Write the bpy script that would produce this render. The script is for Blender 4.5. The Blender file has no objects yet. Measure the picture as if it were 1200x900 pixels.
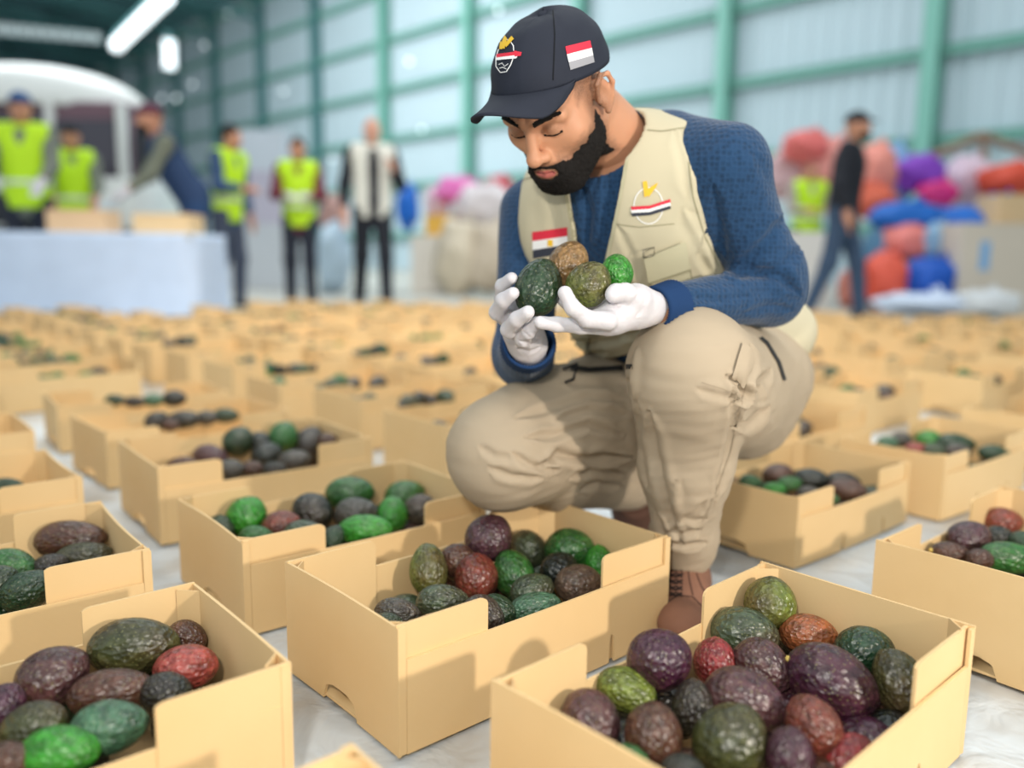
import bpy, bmesh, math, random
import numpy as np
from mathutils import Vector, Matrix, noise
from mathutils.bvhtree import BVHTree

random.seed(7)
rng = np.random.default_rng(7)
SC = bpy.context.scene
COL = SC.collection

# ------------------------------------------------------------------ camera
FPX, PITCH, ROLL, CAMH = 989.4, math.radians(8.747), math.radians(0.741), 0.5435
_cp, _sp, _cr, _sr = math.cos(PITCH), math.sin(PITCH), math.cos(ROLL), math.sin(ROLL)
FWD = np.array([0, _cp, -_sp]); _u = np.array([0, _sp, _cp]); _r = np.array([1, 0, 0.])
RT = _cr * _r + _sr * _u
UPV = -_sr * _r + _cr * _u
EYE = np.array([0, 0, CAMH])
cam = bpy.data.cameras.new('camera')
cam.sensor_width = 36.0
cam.lens = FPX / 1200 * 36.0
cam.clip_start = 0.02
cam.clip_end = 300
cam.dof.use_dof = True
cam.dof.focus_distance = 1.02
cam.dof.aperture_fstop = 1.55
camo = bpy.data.objects.new('camera', cam)
COL.objects.link(camo)
camo.matrix_world = Matrix(((RT[0], UPV[0], -FWD[0], 0), (RT[1], UPV[1], -FWD[1], 0), (RT[2], UPV[2], -FWD[2], CAMH), (0, 0, 0, 1)))
SC.camera = camo

# ------------------------------------------------------------------ world, lights, exposure
wd = bpy.data.worlds.new('world'); SC.world = wd; wd.use_nodes = True
bg = wd.node_tree.nodes['Background']
bg.inputs[0].default_value = (0.86, 0.96, 1.0, 1); bg.inputs[1].default_value = 0.84
SC.view_settings.view_transform = 'Standard'
SC.view_settings.look = 'None'
SC.view_settings.exposure = 0.0
SC.view_settings.gamma = 1.0
SC.view_settings.use_curve_mapping = False


def light(name, kind, loc, target, energy, color, size=0.1, sy=None, spread=None):
    l = bpy.data.lights.new(name, kind)
    l.energy = energy; l.color = color
    if kind == 'AREA':
        l.size = size
        if sy: l.shape = 'RECTANGLE'; l.size_y = sy
        if spread: l.spread = spread
    elif kind in ('POINT', 'SPOT'):
        l.shadow_soft_size = size
        if kind == 'SPOT': l.spot_size = math.radians(110); l.spot_blend = 0.6
    elif kind == 'SUN':
        l.angle = size
    o = bpy.data.objects.new(name, l); COL.objects.link(o)
    o.location = loc
    o.rotation_euler = (Vector(target) - Vector(loc)).to_track_quat('-Z', 'Y').to_euler()
    return o


light('video_light', 'SPOT', (1.45, -.30, 0.84), (0.1, 1.2, 0.2), 118, (1.0, 0.90, 0.78), 0.05)
light('camera_light', 'SPOT', (-0.12, -0.12, 0.82), (0.1, 1.3, 0.3), 36, (1.0, 0.96, 0.88), 0.04)
light('far_box_fill', 'AREA', (0.0, 1.2, 5.6), (0.0, 5.2, 0.0), 120, (1.0, 0.95, 0.88), 2.0, None, math.radians(75))  # unseen fill light added to brighten the far boxes
light('skylight_glow', 'AREA', (1.5, 10.0, 9.0), (0, 12.0, 0), 420, (0.92, 0.98, 1.0), 9.0)
light('skylight_glow', 'AREA', (-9.0, 20.0, 9.3), (-7.0, 24.0, 0), 2300, (0.92, 0.98, 1.0), 12.0)


# ------------------------------------------------------------------ projection helpers
def at(px, py, Y):
    d = FWD + RT * (px - 600) / FPX + UPV * (450 - py) / FPX
    return EYE + d * (Y / d[1])


def atz(px, py, z):
    d = FWD + RT * (px - 600) / FPX + UPV * (450 - py) / FPX
    return EYE + d * ((z - CAMH) / d[2])


def proj(P):
    X = P - EYE
    d = X @ FWD
    return 600 + FPX * (X @ RT) / d, 450 - FPX * (X @ UPV) / d


# ------------------------------------------------------------------ tagging and mesh helpers
def tag(o, label=None, cat=None, group=None, kind=None):
    if label: o['label'] = label
    if cat: o['category'] = cat
    if group: o['group'] = group
    if kind: o['kind'] = kind
    return o


def empty(name, loc=(0, 0, 0), rz=0.0):
    o = bpy.data.objects.new(name, None); COL.objects.link(o)
    o.location = loc; o.rotation_euler = (0, 0, rz); o.empty_display_size = 0.1
    return o


def link(name, me, mat=None, parent=None, smooth=False):
    if mat is not None and len(me.materials) == 0:
        for m in (mat if isinstance(mat, (list, tuple)) else [mat]): me.materials.append(m)
    o = bpy.data.objects.new(name, me); COL.objects.link(o)
    if parent is not None: o.parent = parent
    if smooth:
        me.polygons.foreach_set('use_smooth', [True] * len(me.polygons))
    return o


def world_child(name, me, mat, parent, smooth=False):
    """mesh given in world coordinates, parented to a thing whose Empty stands elsewhere"""
    o = link(name, me, mat, parent, smooth)
    M = Matrix.Translation(parent.location) @ parent.rotation_euler.to_matrix().to_4x4()
    o.matrix_parent_inverse = M.inverted()
    return o


def pymesh(name, v, f):
    me = bpy.data.meshes.new(name)
    me.from_pydata([tuple(map(float, p)) for p in v], [], [tuple(map(int, q)) for q in f])
    me.update()
    return me


def npmesh(name, V, Q, smooth=True):
    me = bpy.data.meshes.new(name)
    me.vertices.add(len(V)); me.vertices.foreach_set('co', V.astype(np.float32).ravel())
    n = len(Q)
    me.loops.add(n * 4); me.loops.foreach_set('vertex_index', Q.astype(np.int32).ravel())
    me.polygons.add(n)
    me.polygons.foreach_set('loop_start', np.arange(0, n * 4, 4, dtype=np.int32))
    me.polygons.foreach_set('use_smooth', np.full(n, smooth))
    me.update(calc_edges=True); me.validate()
    return me


class MB:
    """collects simple shapes for one mesh"""
    def __init__(s): s.v = []; s.f = []

    def add(s, v, f):
        k = len(s.v); s.v += [tuple(p) for p in v]; s.f += [tuple(i + k for i in q) for q in f]

    def box(s, x0, x1, y0, y1, z0, z1, M=None):
        v = [(x, y, z) for x in (x0, x1) for y in (y0, y1) for z in (z0, z1)]
        if M is not None: v = [tuple(M @ Vector(p)) for p in v]
        s.add(v, [(0, 1, 3, 2), (4, 6, 7, 5), (0, 4, 5, 1), (2, 3, 7, 6), (0, 2, 6, 4), (1, 5, 7, 3)])

    def extrude(s, poly, axis, a, b, cap=True):
        """poly: 2-D outline; axis: 'x','y','z' thickness direction from a to b"""
        n = len(poly)
        def P(p, t):
            return {'x': (t, p[0], p[1]), 'y': (p[0], t, p[1]), 'z': (p[0], p[1], t)}[axis]
        v = [P(p, a) for p in poly] + [P(p, b) for p in poly]
        f = [(i, (i + 1) % n, n + (i + 1) % n, n + i) for i in range(n)]
        if cap: f += [tuple(range(n))[::-1], tuple(range(n, 2 * n))]
        s.add(v, f)

    def tube(s, pts, rad, n=8, caps=True):
        pts = [Vector(p) for p in pts]
        if not isinstance(rad, (list, tuple)): rad = [rad] * len(pts)
        rings = []
        prev = None
        for i, p in enumerate(pts):
            d = (pts[min(i + 1, len(pts) - 1)] - pts[max(i - 1, 0)]).normalized()
            a = prev if prev is not None else (Vector((0, 0, 1)) if abs(d.z) < .9 else Vector((1, 0, 0)))
            e1 = (a - d * a.dot(d)).normalized(); e2 = d.cross(e1); prev = e1
            rings.append([p + (e1 * math.cos(t) + e2 * math.sin(t)) * rad[i] for t in [2 * math.pi * k / n for k in range(n)]])
        v = [tuple(q) for r in rings for q in r]
        f = []
        for i in range(len(rings) - 1):
            for k in range(n):
                f.append((i * n + k, i * n + (k + 1) % n, (i + 1) * n + (k + 1) % n, (i + 1) * n + k))
        if caps: f += [tuple(range(n))[::-1], tuple(range((len(rings) - 1) * n, len(rings) * n))]
        s.add(v, f)

    def build(s, name, mat=None, parent=None, smooth=False, bevel=0):
        me = pymesh(name, s.v, s.f)
        bm = bmesh.new(); bm.from_mesh(me)
        bmesh.ops.recalc_face_normals(bm, faces=bm.faces)
        if bevel: bmesh.ops.bevel(bm, geom=[e for e in bm.edges], offset=bevel, segments=2, profile=.5, affect='EDGES', clamp_overlap=True)
        bm.to_mesh(me); bm.free()
        return link(name, me, mat, parent, smooth)


# ------------------------------------------------------------------ materials
MATS = {}


def mat(name, col, rough=0.6, spec=0.4, metal=0.0, noise_s=0, noise_a=0.0, bump=0.0, bump_s=200, coat=0, sheen=0, emit=None, sub=0, alpha=1, trans=0):
    if name in MATS: return MATS[name]
    m = bpy.data.materials.new(name); m.use_nodes = True; MATS[name] = m
    nt = m.node_tree; N = nt.nodes; L = nt.links; b = N['Principled BSDF']
    c = tuple(((x / 255) / 12.92 if x / 255 <= .04045 else ((x / 255 + .055) / 1.055) ** 2.4) for x in col)
    b.inputs['Base Color'].default_value = (*c, 1)
    b.inputs['Roughness'].default_value = rough
    b.inputs['Specular IOR Level'].default_value = spec
    b.inputs['Metallic'].default_value = metal
    b.inputs['Coat Weight'].default_value = coat
    b.inputs['Sheen Weight'].default_value = sheen
    b.inputs['Transmission Weight'].default_value = trans
    if sub:
        b.inputs['Subsurface Weight'].default_value = sub
        b.inputs['Subsurface Radius'].default_value = (.012, .004, .002)
        b.inputs['Subsurface Scale'].default_value = 0.6
    if emit:
        b.inputs['Emission Color'].default_value = (*c, 1); b.inputs['Emission Strength'].default_value = emit
    if noise_s or bump:
        tc = N.new('ShaderNodeTexCoord')
    if noise_s:
        no = N.new('ShaderNodeTexNoise'); no.inputs['Scale'].default_value = noise_s; no.inputs['Detail'].default_value = 5
        L.new(tc.outputs['Object'], no.inputs['Vector'])
        mx = N.new('ShaderNodeMix'); mx.data_type = 'RGBA'
        mx.inputs[6].default_value = (*[v * (1 - noise_a) for v in c], 1); mx.inputs[7].default_value = (*[min(1, v * (1 + noise_a)) for v in c], 1)
        L.new(no.outputs['Fac'], mx.inputs[0]); L.new(mx.outputs[2], b.inputs['Base Color'])
    if bump:
        n2 = N.new('ShaderNodeTexNoise'); n2.inputs['Scale'].default_value = bump_s; n2.inputs['Detail'].default_value = 4
        L.new(tc.outputs['Object'], n2.inputs['Vector'])
        bp = N.new('ShaderNodeBump'); bp.inputs['Strength'].default_value = bump; bp.inputs['Distance'].default_value = .002
        L.new(n2.outputs['Fac'], bp.inputs['Height']); L.new(bp.outputs['Normal'], b.inputs['Normal'])
    return m


def lin(col):
    return tuple(((x / 255) / 12.92 if x / 255 <= .04045 else ((x / 255 + .055) / 1.055) ** 2.4) for x in col)


def avocado_material():
    m = bpy.data.materials.new('avocado_skin'); m.use_nodes = True
    nt = m.node_tree; N = nt.nodes; L = nt.links; b = N['Principled BSDF']
    oi = N.new('ShaderNodeObjectInfo'); tc = N.new('ShaderNodeTexCoord')
    ad = N.new('ShaderNodeVectorMath'); ad.operation = 'ADD'
    mu = N.new('ShaderNodeMath'); mu.operation = 'MULTIPLY'; mu.inputs[1].default_value = 30
    L.new(oi.outputs['Random'], mu.inputs[0])
    sc_ = N.new('ShaderNodeVectorMath'); sc_.operation = 'SCALE'; sc_.inputs['Scale'].default_value = .028
    L.new(tc.outputs['Object'], sc_.inputs[0]); L.new(sc_.outputs[0], ad.inputs[0]); L.new(mu.outputs[0], ad.inputs[1])
    n1 = N.new('ShaderNodeTexNoise'); n1.inputs['Scale'].default_value = 16; n1.inputs['Detail'].default_value = 3
    L.new(ad.outputs[0], n1.inputs['Vector'])
    r1 = N.new('ShaderNodeMapRange'); r1.inputs[1].default_value = .42; r1.inputs[2].default_value = .68
    L.new(n1.outputs['Fac'], r1.inputs[0])
    am = N.new('ShaderNodeMath'); am.operation = 'MULTIPLY'
    L.new(r1.outputs[0], am.inputs[0]); L.new(oi.outputs['Alpha'], am.inputs[1])
    mx = N.new('ShaderNodeMix'); mx.data_type = 'RGBA'
    L.new(am.outputs[0], mx.inputs[0]); L.new(oi.outputs['Color'], mx.inputs[6]); mx.inputs[7].default_value = (*lin((78, 52, 40)), 1)
    # fine mottling and pale lenticels
    n2 = N.new('ShaderNodeTexNoise'); n2.inputs['Scale'].default_value = 110; n2.inputs['Detail'].default_value = 4
    L.new(ad.outputs[0], n2.inputs['Vector'])
    r2 = N.new('ShaderNodeMapRange'); r2.inputs[1].default_value = .35; r2.inputs[2].default_value = .7; r2.inputs[3].default_value = .55; r2.inputs[4].default_value = 1.35
    L.new(n2.outputs['Fac'], r2.inputs[0])
    vm = N.new('ShaderNodeVectorMath'); vm.operation = 'SCALE'
    L.new(mx.outputs[2], vm.inputs[0]); L.new(r2.outputs[0], vm.inputs['Scale'])
    vo = N.new('ShaderNodeTexVoronoi'); vo.inputs['Scale'].default_value = 330
    L.new(ad.outputs[0], vo.inputs['Vector'])
    r3 = N.new('ShaderNodeMapRange'); r3.inputs[1].default_value = .12; r3.inputs[2].default_value = .24; r3.inputs[3].default_value = .45; r3.inputs[4].default_value = 0
    L.new(vo.outputs['Distance'], r3.inputs[0])
    m2 = N.new('ShaderNodeMix'); m2.data_type = 'RGBA'
    L.new(r3.outputs[0], m2.inputs[0]); L.new(vm.outputs[0], m2.inputs[6]); m2.inputs[7].default_value = (*lin((150, 150, 95)), 1)
    L.new(m2.outputs[2], b.inputs['Base Color'])
    b.inputs['Roughness'].default_value = .34; b.inputs['Specular IOR Level'].default_value = .55
    b.inputs['Coat Weight'].default_value = .12; b.inputs['Coat Roughness'].default_value = .22
    v2 = N.new('ShaderNodeTexVoronoi'); v2.inputs['Scale'].default_value = 190
    L.new(ad.outputs[0], v2.inputs['Vector'])
    hs = N.new('ShaderNodeMath'); hs.operation = 'ADD'
    L.new(v2.outputs['Distance'], hs.inputs[0]); L.new(n2.outputs['Fac'], hs.inputs[1])
    bp = N.new('ShaderNodeBump'); bp.inputs['Strength'].default_value = 1.0; bp.inputs['Distance'].default_value = .0022
    L.new(hs.outputs[0], bp.inputs['Height']); L.new(bp.outputs['Normal'], b.inputs['Normal'])
    return m


def cardboard_material():
    m = bpy.data.materials.new('cardboard'); m.use_nodes = True
    nt = m.node_tree; N = nt.nodes; L = nt.links; b = N['Principled BSDF']
    tc = N.new('ShaderNodeTexCoord')
    n1 = N.new('ShaderNodeTexNoise'); n1.inputs['Scale'].default_value = 7; n1.inputs['Detail'].default_value = 6
    L.new(tc.outputs['Object'], n1.inputs['Vector'])
    wv = N.new('ShaderNodeTexWave'); wv.bands_direction = 'DIAGONAL'; wv.inputs['Scale'].default_value = 60; wv.inputs['Distortion'].default_value = .3
    L.new(tc.outputs['Object'], wv.inputs['Vector'])
    mx = N.new('ShaderNodeMix'); mx.data_type = 'RGBA'
    mx.inputs[6].default_value = (*lin((212, 178, 126)), 1); mx.inputs[7].default_value = (*lin((225, 194, 146)), 1)
    L.new(n1.outputs['Fac'], mx.inputs[0]); L.new(mx.outputs[2], b.inputs['Base Color'])
    b.inputs['Roughness'].default_value = .62; b.inputs['Specular IOR Level'].default_value = .3
    bp = N.new('ShaderNodeBump'); bp.inputs['Strength'].default_value = .02; bp.inputs['Distance'].default_value = .001
    L.new(wv.outputs['Fac'], bp.inputs['Height']); L.new(bp.outputs['Normal'], b.inputs['Normal'])
    return m


def knit_material(name, col):
    m = bpy.data.materials.new(name); m.use_nodes = True
    nt = m.node_tree; N = nt.nodes; L = nt.links; b = N['Principled BSDF']
    tc = N.new('ShaderNodeTexCoord')
    vo = N.new('ShaderNodeTexVoronoi'); vo.inputs['Scale'].default_value = 135; vo.inputs['Randomness'].default_value = .4
    L.new(tc.outputs['Object'], vo.inputs['Vector'])
    r = N.new('ShaderNodeMapRange'); r.inputs[1].default_value = .1; r.inputs[2].default_value = .6; r.inputs[3].default_value = .72; r.inputs[4].default_value = 1.2
    L.new(vo.outputs['Distance'], r.inputs[0])
    vm = N.new('ShaderNodeVectorMath'); vm.operation = 'SCALE'; vm.inputs[0].default_value = lin(col)
    L.new(r.outputs[0], vm.inputs['Scale']); L.new(vm.outputs[0], b.inputs['Base Color'])
    b.inputs['Roughness'].default_value = .85; b.inputs['Specular IOR Level'].default_value = .2; b.inputs['Sheen Weight'].default_value = .15
    bp = N.new('ShaderNodeBump'); bp.inputs['Strength'].default_value = .8; bp.inputs['Distance'].default_value = .0022
    L.new(vo.outputs['Distance'], bp.inputs['Height']); L.new(bp.outputs['Normal'], b.inputs['Normal'])
    return m


def floor_material():
    m = bpy.data.materials.new('sheeted_floor'); m.use_nodes = True
    nt = m.node_tree; N = nt.nodes; L = nt.links; b = N['Principled BSDF']
    tc = N.new('ShaderNodeTexCoord')
    n1 = N.new('ShaderNodeTexNoise'); n1.inputs['Scale'].default_value = 3.2; n1.inputs['Detail'].default_value = 7
    L.new(tc.outputs['Object'], n1.inputs['Vector'])
    cr = N.new('ShaderNodeValToRGB'); e = cr.color_ramp.elements
    e[0].position = .35; e[0].color = (*lin((158, 150, 138)), 1); e[1].position = .55; e[1].color = (*lin((196, 204, 210)), 1)
    L.new(n1.outputs['Fac'], cr.inputs[0]); L.new(cr.outputs[0], b.inputs['Base Color'])
    b.inputs['Roughness'].default_value = .32; b.inputs['Specular IOR Level'].default_value = .5
    n2 = N.new('ShaderNodeTexNoise'); n2.inputs['Scale'].default_value = 9; n2.inputs['Detail'].default_value = 3; n2.inputs['Distortion'].default_value = 1.5
    L.new(tc.outputs['Object'], n2.inputs['Vector'])
    bp = N.new('ShaderNodeBump'); bp.inputs['Strength'].default_value = .5; bp.inputs['Distance'].default_value = .02
    L.new(n2.outputs['Fac'], bp.inputs['Height']); L.new(bp.outputs['Normal'], b.inputs['Normal'])
    return m


M_AVO = avocado_material()
M_CARD = cardboard_material()
M_FLOOR = floor_material()

# ------------------------------------------------------------------ implicit surfaces (numpy) -> quads
def _cells(F, xs, ys, zs):
    ins = F < 0
    nx, ny, nz = F.shape
    cnt = np.zeros((nx - 1, ny - 1, nz - 1), np.int8)
    for a in (0, 1):
        for b in (0, 1):
            for c in (0, 1):
                cnt += ins[a:nx - 1 + a, b:ny - 1 + b, c:nz - 1 + c]
    act = (cnt > 0) & (cnt < 8)
    idx = np.full(act.shape, -1, np.int32)
    I, J, K = np.nonzero(act)
    idx[I, J, K] = np.arange(len(I))
    P = np.zeros((len(I), 3)); n = np.zeros(len(I))
    for ax in range(3):
        for u in (0, 1):
            for w in (0, 1):
                o = [0, 0, 0]; o[(ax + 1) % 3] = u; o[(ax + 2) % 3] = w
                o2 = list(o); o2[ax] = 1
                i0, j0, k0 = I + o[0], J + o[1], K + o[2]; i1, j1, k1 = I + o2[0], J + o2[1], K + o2[2]
                a = F[i0, j0, k0]; b = F[i1, j1, k1]
                m = (a < 0) != (b < 0)
                t = np.where(m, a / np.where(m, a - b, 1), 0)
                p0 = np.stack([xs[i0], ys[j0], zs[k0]], 1); p1 = np.stack([xs[i1], ys[j1], zs[k1]], 1)
                P += np.where(m[:, None], p0 + (p1 - p0) * t[:, None], 0); n += m
    P /= n[:, None]
    quads = []
    for ax in range(3):
        a = [slice(1, -1)] * 3; b = [slice(1, -1)] * 3
        a[ax] = slice(0, -1); b[ax] = slice(1, None)
        A = ins[tuple(a)]; B = ins[tuple(b)]
        I2, J2, K2 = np.nonzero(A != B)
        sg = A[I2, J2, K2]
        c = [I2, J2, K2]
        for q in range(3):
            if q != ax: c[q] = c[q] + 1
        u, w = (ax + 1) % 3, (ax + 2) % 3
        def g(du, dw):
            cc = [x.copy() for x in c]; cc[u] -= du; cc[w] -= dw
            return idx[cc[0], cc[1], cc[2]]
        q = np.stack([g(1, 1), g(0, 1), g(0, 0), g(1, 0)], 1)
        q = np.where(sg[:, None], q, q[:, ::-1])
        quads.append(q)
    Q = np.concatenate(quads)
    Q = Q[(Q >= 0).all(1)]
    return P, Q


class Field:
    def __init__(s, lo, hi, h, cap=.06):
        s.xs, s.ys, s.zs = [np.arange(lo[i], hi[i] + h, h) for i in range(3)]
        s.F = np.full((len(s.xs), len(s.ys), len(s.zs)), cap, np.float32)
        s.cap = cap

    def _win(s, lo, hi):
        r = []
        for a, l, h in zip((s.xs, s.ys, s.zs), lo, hi):
            i0 = max(0, np.searchsorted(a, l) - 1); i1 = min(len(a), np.searchsorted(a, h) + 1)
            r.append(slice(i0, max(i1, i0)))
        X, Y, Z = np.meshgrid(s.xs[r[0]], s.ys[r[1]], s.zs[r[2]], indexing='ij', sparse=True)
        return tuple(r), (X, Y, Z)

    def _blend(s, r, d, k, mode):
        f = s.F[r]
        if f.size == 0: return
        d = d.astype(np.float32)
        if mode == 'u':
            if k > 0:
                h = np.maximum(k - np.abs(f - d), 0) / k
                s.F[r] = np.minimum(f, d) - h * h * k * .25
            else: s.F[r] = np.minimum(f, d)
        elif mode == 's':
            d = -d
            if k > 0:
                h = np.maximum(k - np.abs(f - d), 0) / k
                s.F[r] = np.maximum(f, d) + h * h * k * .25
            else: s.F[r] = np.maximum(f, d)

    def cone(s, a, b, ra, rb, k=.01, mode='u', sym=False, flat=None):
        a = np.array(a, float); b = np.array(b, float)
        R = max(ra, rb) + s.cap
        if flat is not None: R = max(ra, rb) * max(1, 1 / min(1, flat[1])) * 1.05 + s.cap
        lo = np.minimum(a, b) - R; hi = np.maximum(a, b) + R
        if sym: m = max(abs(lo[0]), abs(hi[0])); lo[0] = -m; hi[0] = m
        r, (X, Y, Z) = s._win(lo, hi)
        if sym: X = np.abs(X)
        ab = b - a; L2 = max(float(ab @ ab), 1e-12)
        px, py, pz = X - a[0], Y - a[1], Z - a[2]
        t = np.clip((px * ab[0] + py * ab[1] + pz * ab[2]) / L2, 0, 1)
        dx, dy, dz = px - t * ab[0], py - t * ab[1], pz - t * ab[2]
        if flat is not None:
            ax, sc = np.array(flat[0], float), flat[1]
            ax /= np.linalg.norm(ax)
            c = (dx * ax[0] + dy * ax[1] + dz * ax[2]) * (1 / sc - 1)
            dx, dy, dz = dx + c * ax[0], dy + c * ax[1], dz + c * ax[2]
            d = (np.sqrt(dx * dx + dy * dy + dz * dz) - (ra + (rb - ra) * t)) * min(1, sc)
        else:
            d = np.sqrt(dx * dx + dy * dy + dz * dz) - (ra + (rb - ra) * t)
        s._blend(r, d, k, mode)

    def chain(s, pts, rads, k=.01, **kw):
        for i in range(len(pts) - 1): s.cone(pts[i], pts[i + 1], rads[i], rads[i + 1], k, **kw)

    def ell(s, c, rad, axes=None, k=.01, mode='u', sym=False):
        c = np.array(c, float); rad = np.array(rad, float)
        R = rad.max() + s.cap
        lo = c - R; hi = c + R
        if sym: m = max(abs(lo[0]), abs(hi[0])); lo[0] = -m; hi[0] = m
        r, (X, Y, Z) = s._win(lo, hi)
        if sym: X = np.abs(X)
        px, py, pz = X - c[0], Y - c[1], Z - c[2]
        A = np.eye(3) if axes is None else np.array(axes)
        q = [(px * A[i][0] + py * A[i][1] + pz * A[i][2]) for i in range(3)]
        k0 = np.sqrt(sum((q[i] / rad[i]) ** 2 for i in range(3)))
        k1 = np.sqrt(sum((q[i] / rad[i] ** 2) ** 2 for i in range(3)))
        d = k0 * (k0 - 1) / np.maximum(k1, 1e-6)
        s._blend(r, d, k, mode)

    def half(s, p, n, k=0):
        """keep the side opposite to n"""
        n = np.array(n, float); n /= np.linalg.norm(n)
        X, Y, Z = np.meshgrid(s.xs, s.ys, s.zs, indexing='ij', sparse=True)
        d = (X - p[0]) * n[0] + (Y - p[1]) * n[1] + (Z - p[2]) * n[2]
        s.F = np.maximum(s.F, d.astype(np.float32))

    def cutpoly(s, poly, sidefn=None, keep=False):
        """cut away (or keep) what lies inside an outline, as a tailor cuts a front panel: a prism through the cloth on one side"""
        X, Y, Z = np.meshgrid(s.xs, s.ys, s.zs, indexing='ij')
        sel = np.abs(s.F) < .02
        P = np.stack([X[sel], Y[sel], Z[sel]], 1)
        px, py = proj(P)
        d = polydist(px, py, poly) * np.linalg.norm(P - EYE, axis=1) / FPX
        if keep: d = -d
        if sidefn is not None: d = np.where(sidefn(P), d, .02)
        f = s.F[sel]
        s.F[sel] = np.maximum(f, -d.astype(np.float32))

    def mesh(s, name):
        s.F[0] = s.F[-1] = s.cap; s.F[:, 0] = s.F[:, -1] = s.cap; s.F[:, :, 0] = s.F[:, :, -1] = s.cap
        return _cells(s.F, s.xs, s.ys, s.zs)


def polydist(px, py, poly):
    """signed distance in pixels, negative inside"""
    n = len(poly); d = np.full(px.shape, 1e9); ins = np.zeros(px.shape, bool)
    for i in range(n):
        x0, y0 = poly[i]; x1, y1 = poly[(i + 1) % n]
        ex, ey = x1 - x0, y1 - y0
        t = np.clip(((px - x0) * ex + (py - y0) * ey) / (ex * ex + ey * ey + 1e-9), 0, 1)
        d = np.minimum(d, np.hypot(px - x0 - t * ex, py - y0 - t * ey))
        c = ((y0 > py) != (y1 > py)) & (px < (x1 - x0) * (py - y0) / ((y1 - y0) if y1 != y0 else 1e-9) + x0)
        ins ^= c
    return np.where(ins, -d, d)


def vnormals(V, Q):
    n = np.cross(V[Q[:, 2]] - V[Q[:, 0]], V[Q[:, 3]] - V[Q[:, 1]])
    N = np.zeros_like(V)
    for i in range(4): np.add.at(N, Q[:, i], n)
    return N / np.maximum(np.linalg.norm(N, axis=1, keepdims=True), 1e-12)


def folds(V, Q, lst):
    """press folds into cloth: each a line seen on the front side, its width in px and its depth in m"""
    N = vnormals(V, Q)
    px, py = proj(V)
    face = ((V - EYE) * N).sum(1) < 0
    D = np.zeros(len(V))
    for pts, w, amp in lst:
        d = np.full(len(V), 1e9)
        Lt = len(pts) - 1
        for i in range(Lt):
            x0, y0 = pts[i]; x1, y1 = pts[i + 1]; ex, ey = x1 - x0, y1 - y0
            t = np.clip(((px - x0) * ex + (py - y0) * ey) / (ex * ex + ey * ey + 1e-9), 0, 1)
            g = (i + t) / Lt
            taper = np.minimum(1, 4 * np.minimum(g, 1 - g) + .15)
            d = np.minimum(d, np.hypot(px - x0 - t * ex, py - y0 - t * ey) / taper)
        D += amp * (np.exp(-(d / w) ** 2) - .45 * np.exp(-((d - 2.1 * w) / (1.2 * w)) ** 2))
    return V + N * (D * face)[:, None]


def wob(P, f, seed=0):
    """smooth cheap noise in numpy"""
    r = np.random.default_rng(seed); out = np.zeros(len(P))
    for o in range(5):
        k = r.normal(size=3); k = k / np.linalg.norm(k) * f * (1 + .45 * o)
        k2 = r.normal(size=3); k2 = k2 / np.linalg.norm(k2) * f * .7
        out += np.sin(P @ k + r.uniform(0, 6) + 1.3 * np.sin(P @ k2 + r.uniform(0, 6))) / (1 + .5 * o)
    return out / 3


# ------------------------------------------------------------------ setting: floor
def grid_mesh(x0, x1, y0, y1, nx, ny, fz):
    v = [(x0 + (x1 - x0) * i / nx, y0 + (y1 - y0) * j / ny, 0) for j in range(ny + 1) for i in range(nx + 1)]
    v = [(x, y, fz(x, y)) for x, y, _ in v]
    f = [(j * (nx + 1) + i, j * (nx + 1) + i + 1, (j + 1) * (nx + 1) + i + 1, (j + 1) * (nx + 1) + i) for j in range(ny) for i in range(nx)]
    return v, f


mb = MB(); mb.box(-40, 30, -6, 60, -.3, -.004)
o = mb.build('floor', mat('concrete', (186, 184, 176), .5, noise_s=.8, noise_a=.12)); tag(o, kind='structure')
v, f = grid_mesh(-4.2, 4.6, .1, 6.9, 160, 130, lambda x, y: .0015 * noise.noise(Vector((x * 5, y * 5, 0))) - .0005 + .0012 * abs(noise.noise(Vector((x * 14, y * 9, 4)))))
me = pymesh('ground_sheet', v, f)
o = link('ground_sheet', me, M_FLOOR, smooth=True)
tag(o, 'wrinkled grey-white sheeting spread on the ground under the cardboard boxes', 'ground sheet')

# ------------------------------------------------------------------ cardboard boxes
S_AX = lambda t: np.array([math.cos(t), math.sin(t), 0])
L_AX = lambda t: np.array([-math.sin(t), math.cos(t), 0])


def bowed(mb, outline, axis, a, b, bow, L):
    """outline as a strip of columns [(u, z0, z1)...]; thickness a..b along axis, bowed by bow at mid-length"""
    def P(u, z, t):
        w = bow * math.sin(math.pi * min(max(u / L, 0), 1))
        return (t + w, u, z) if axis == 'x' else (u, t + w, z)
    n = len(outline); v = []; f = []
    for (u, z0, z1) in outline:
        v += [P(u, z0, a), P(u, z1, a), P(u, z0, b), P(u, z1, b)]
    for i in range(n - 1):
        k = 4 * i; q = k + 4
        f += [(k, q, q + 1, k + 1), (k + 2, k + 3, q + 3, q + 2), (k + 1, q + 1, q + 3, k + 3), (k, k + 2, q + 2, q)]
    f += [(0, 1, 3, 2), (4 * n - 4, 4 * n - 2, 4 * n - 1, 4 * n - 3)]
    mb.add(v, f)


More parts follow.
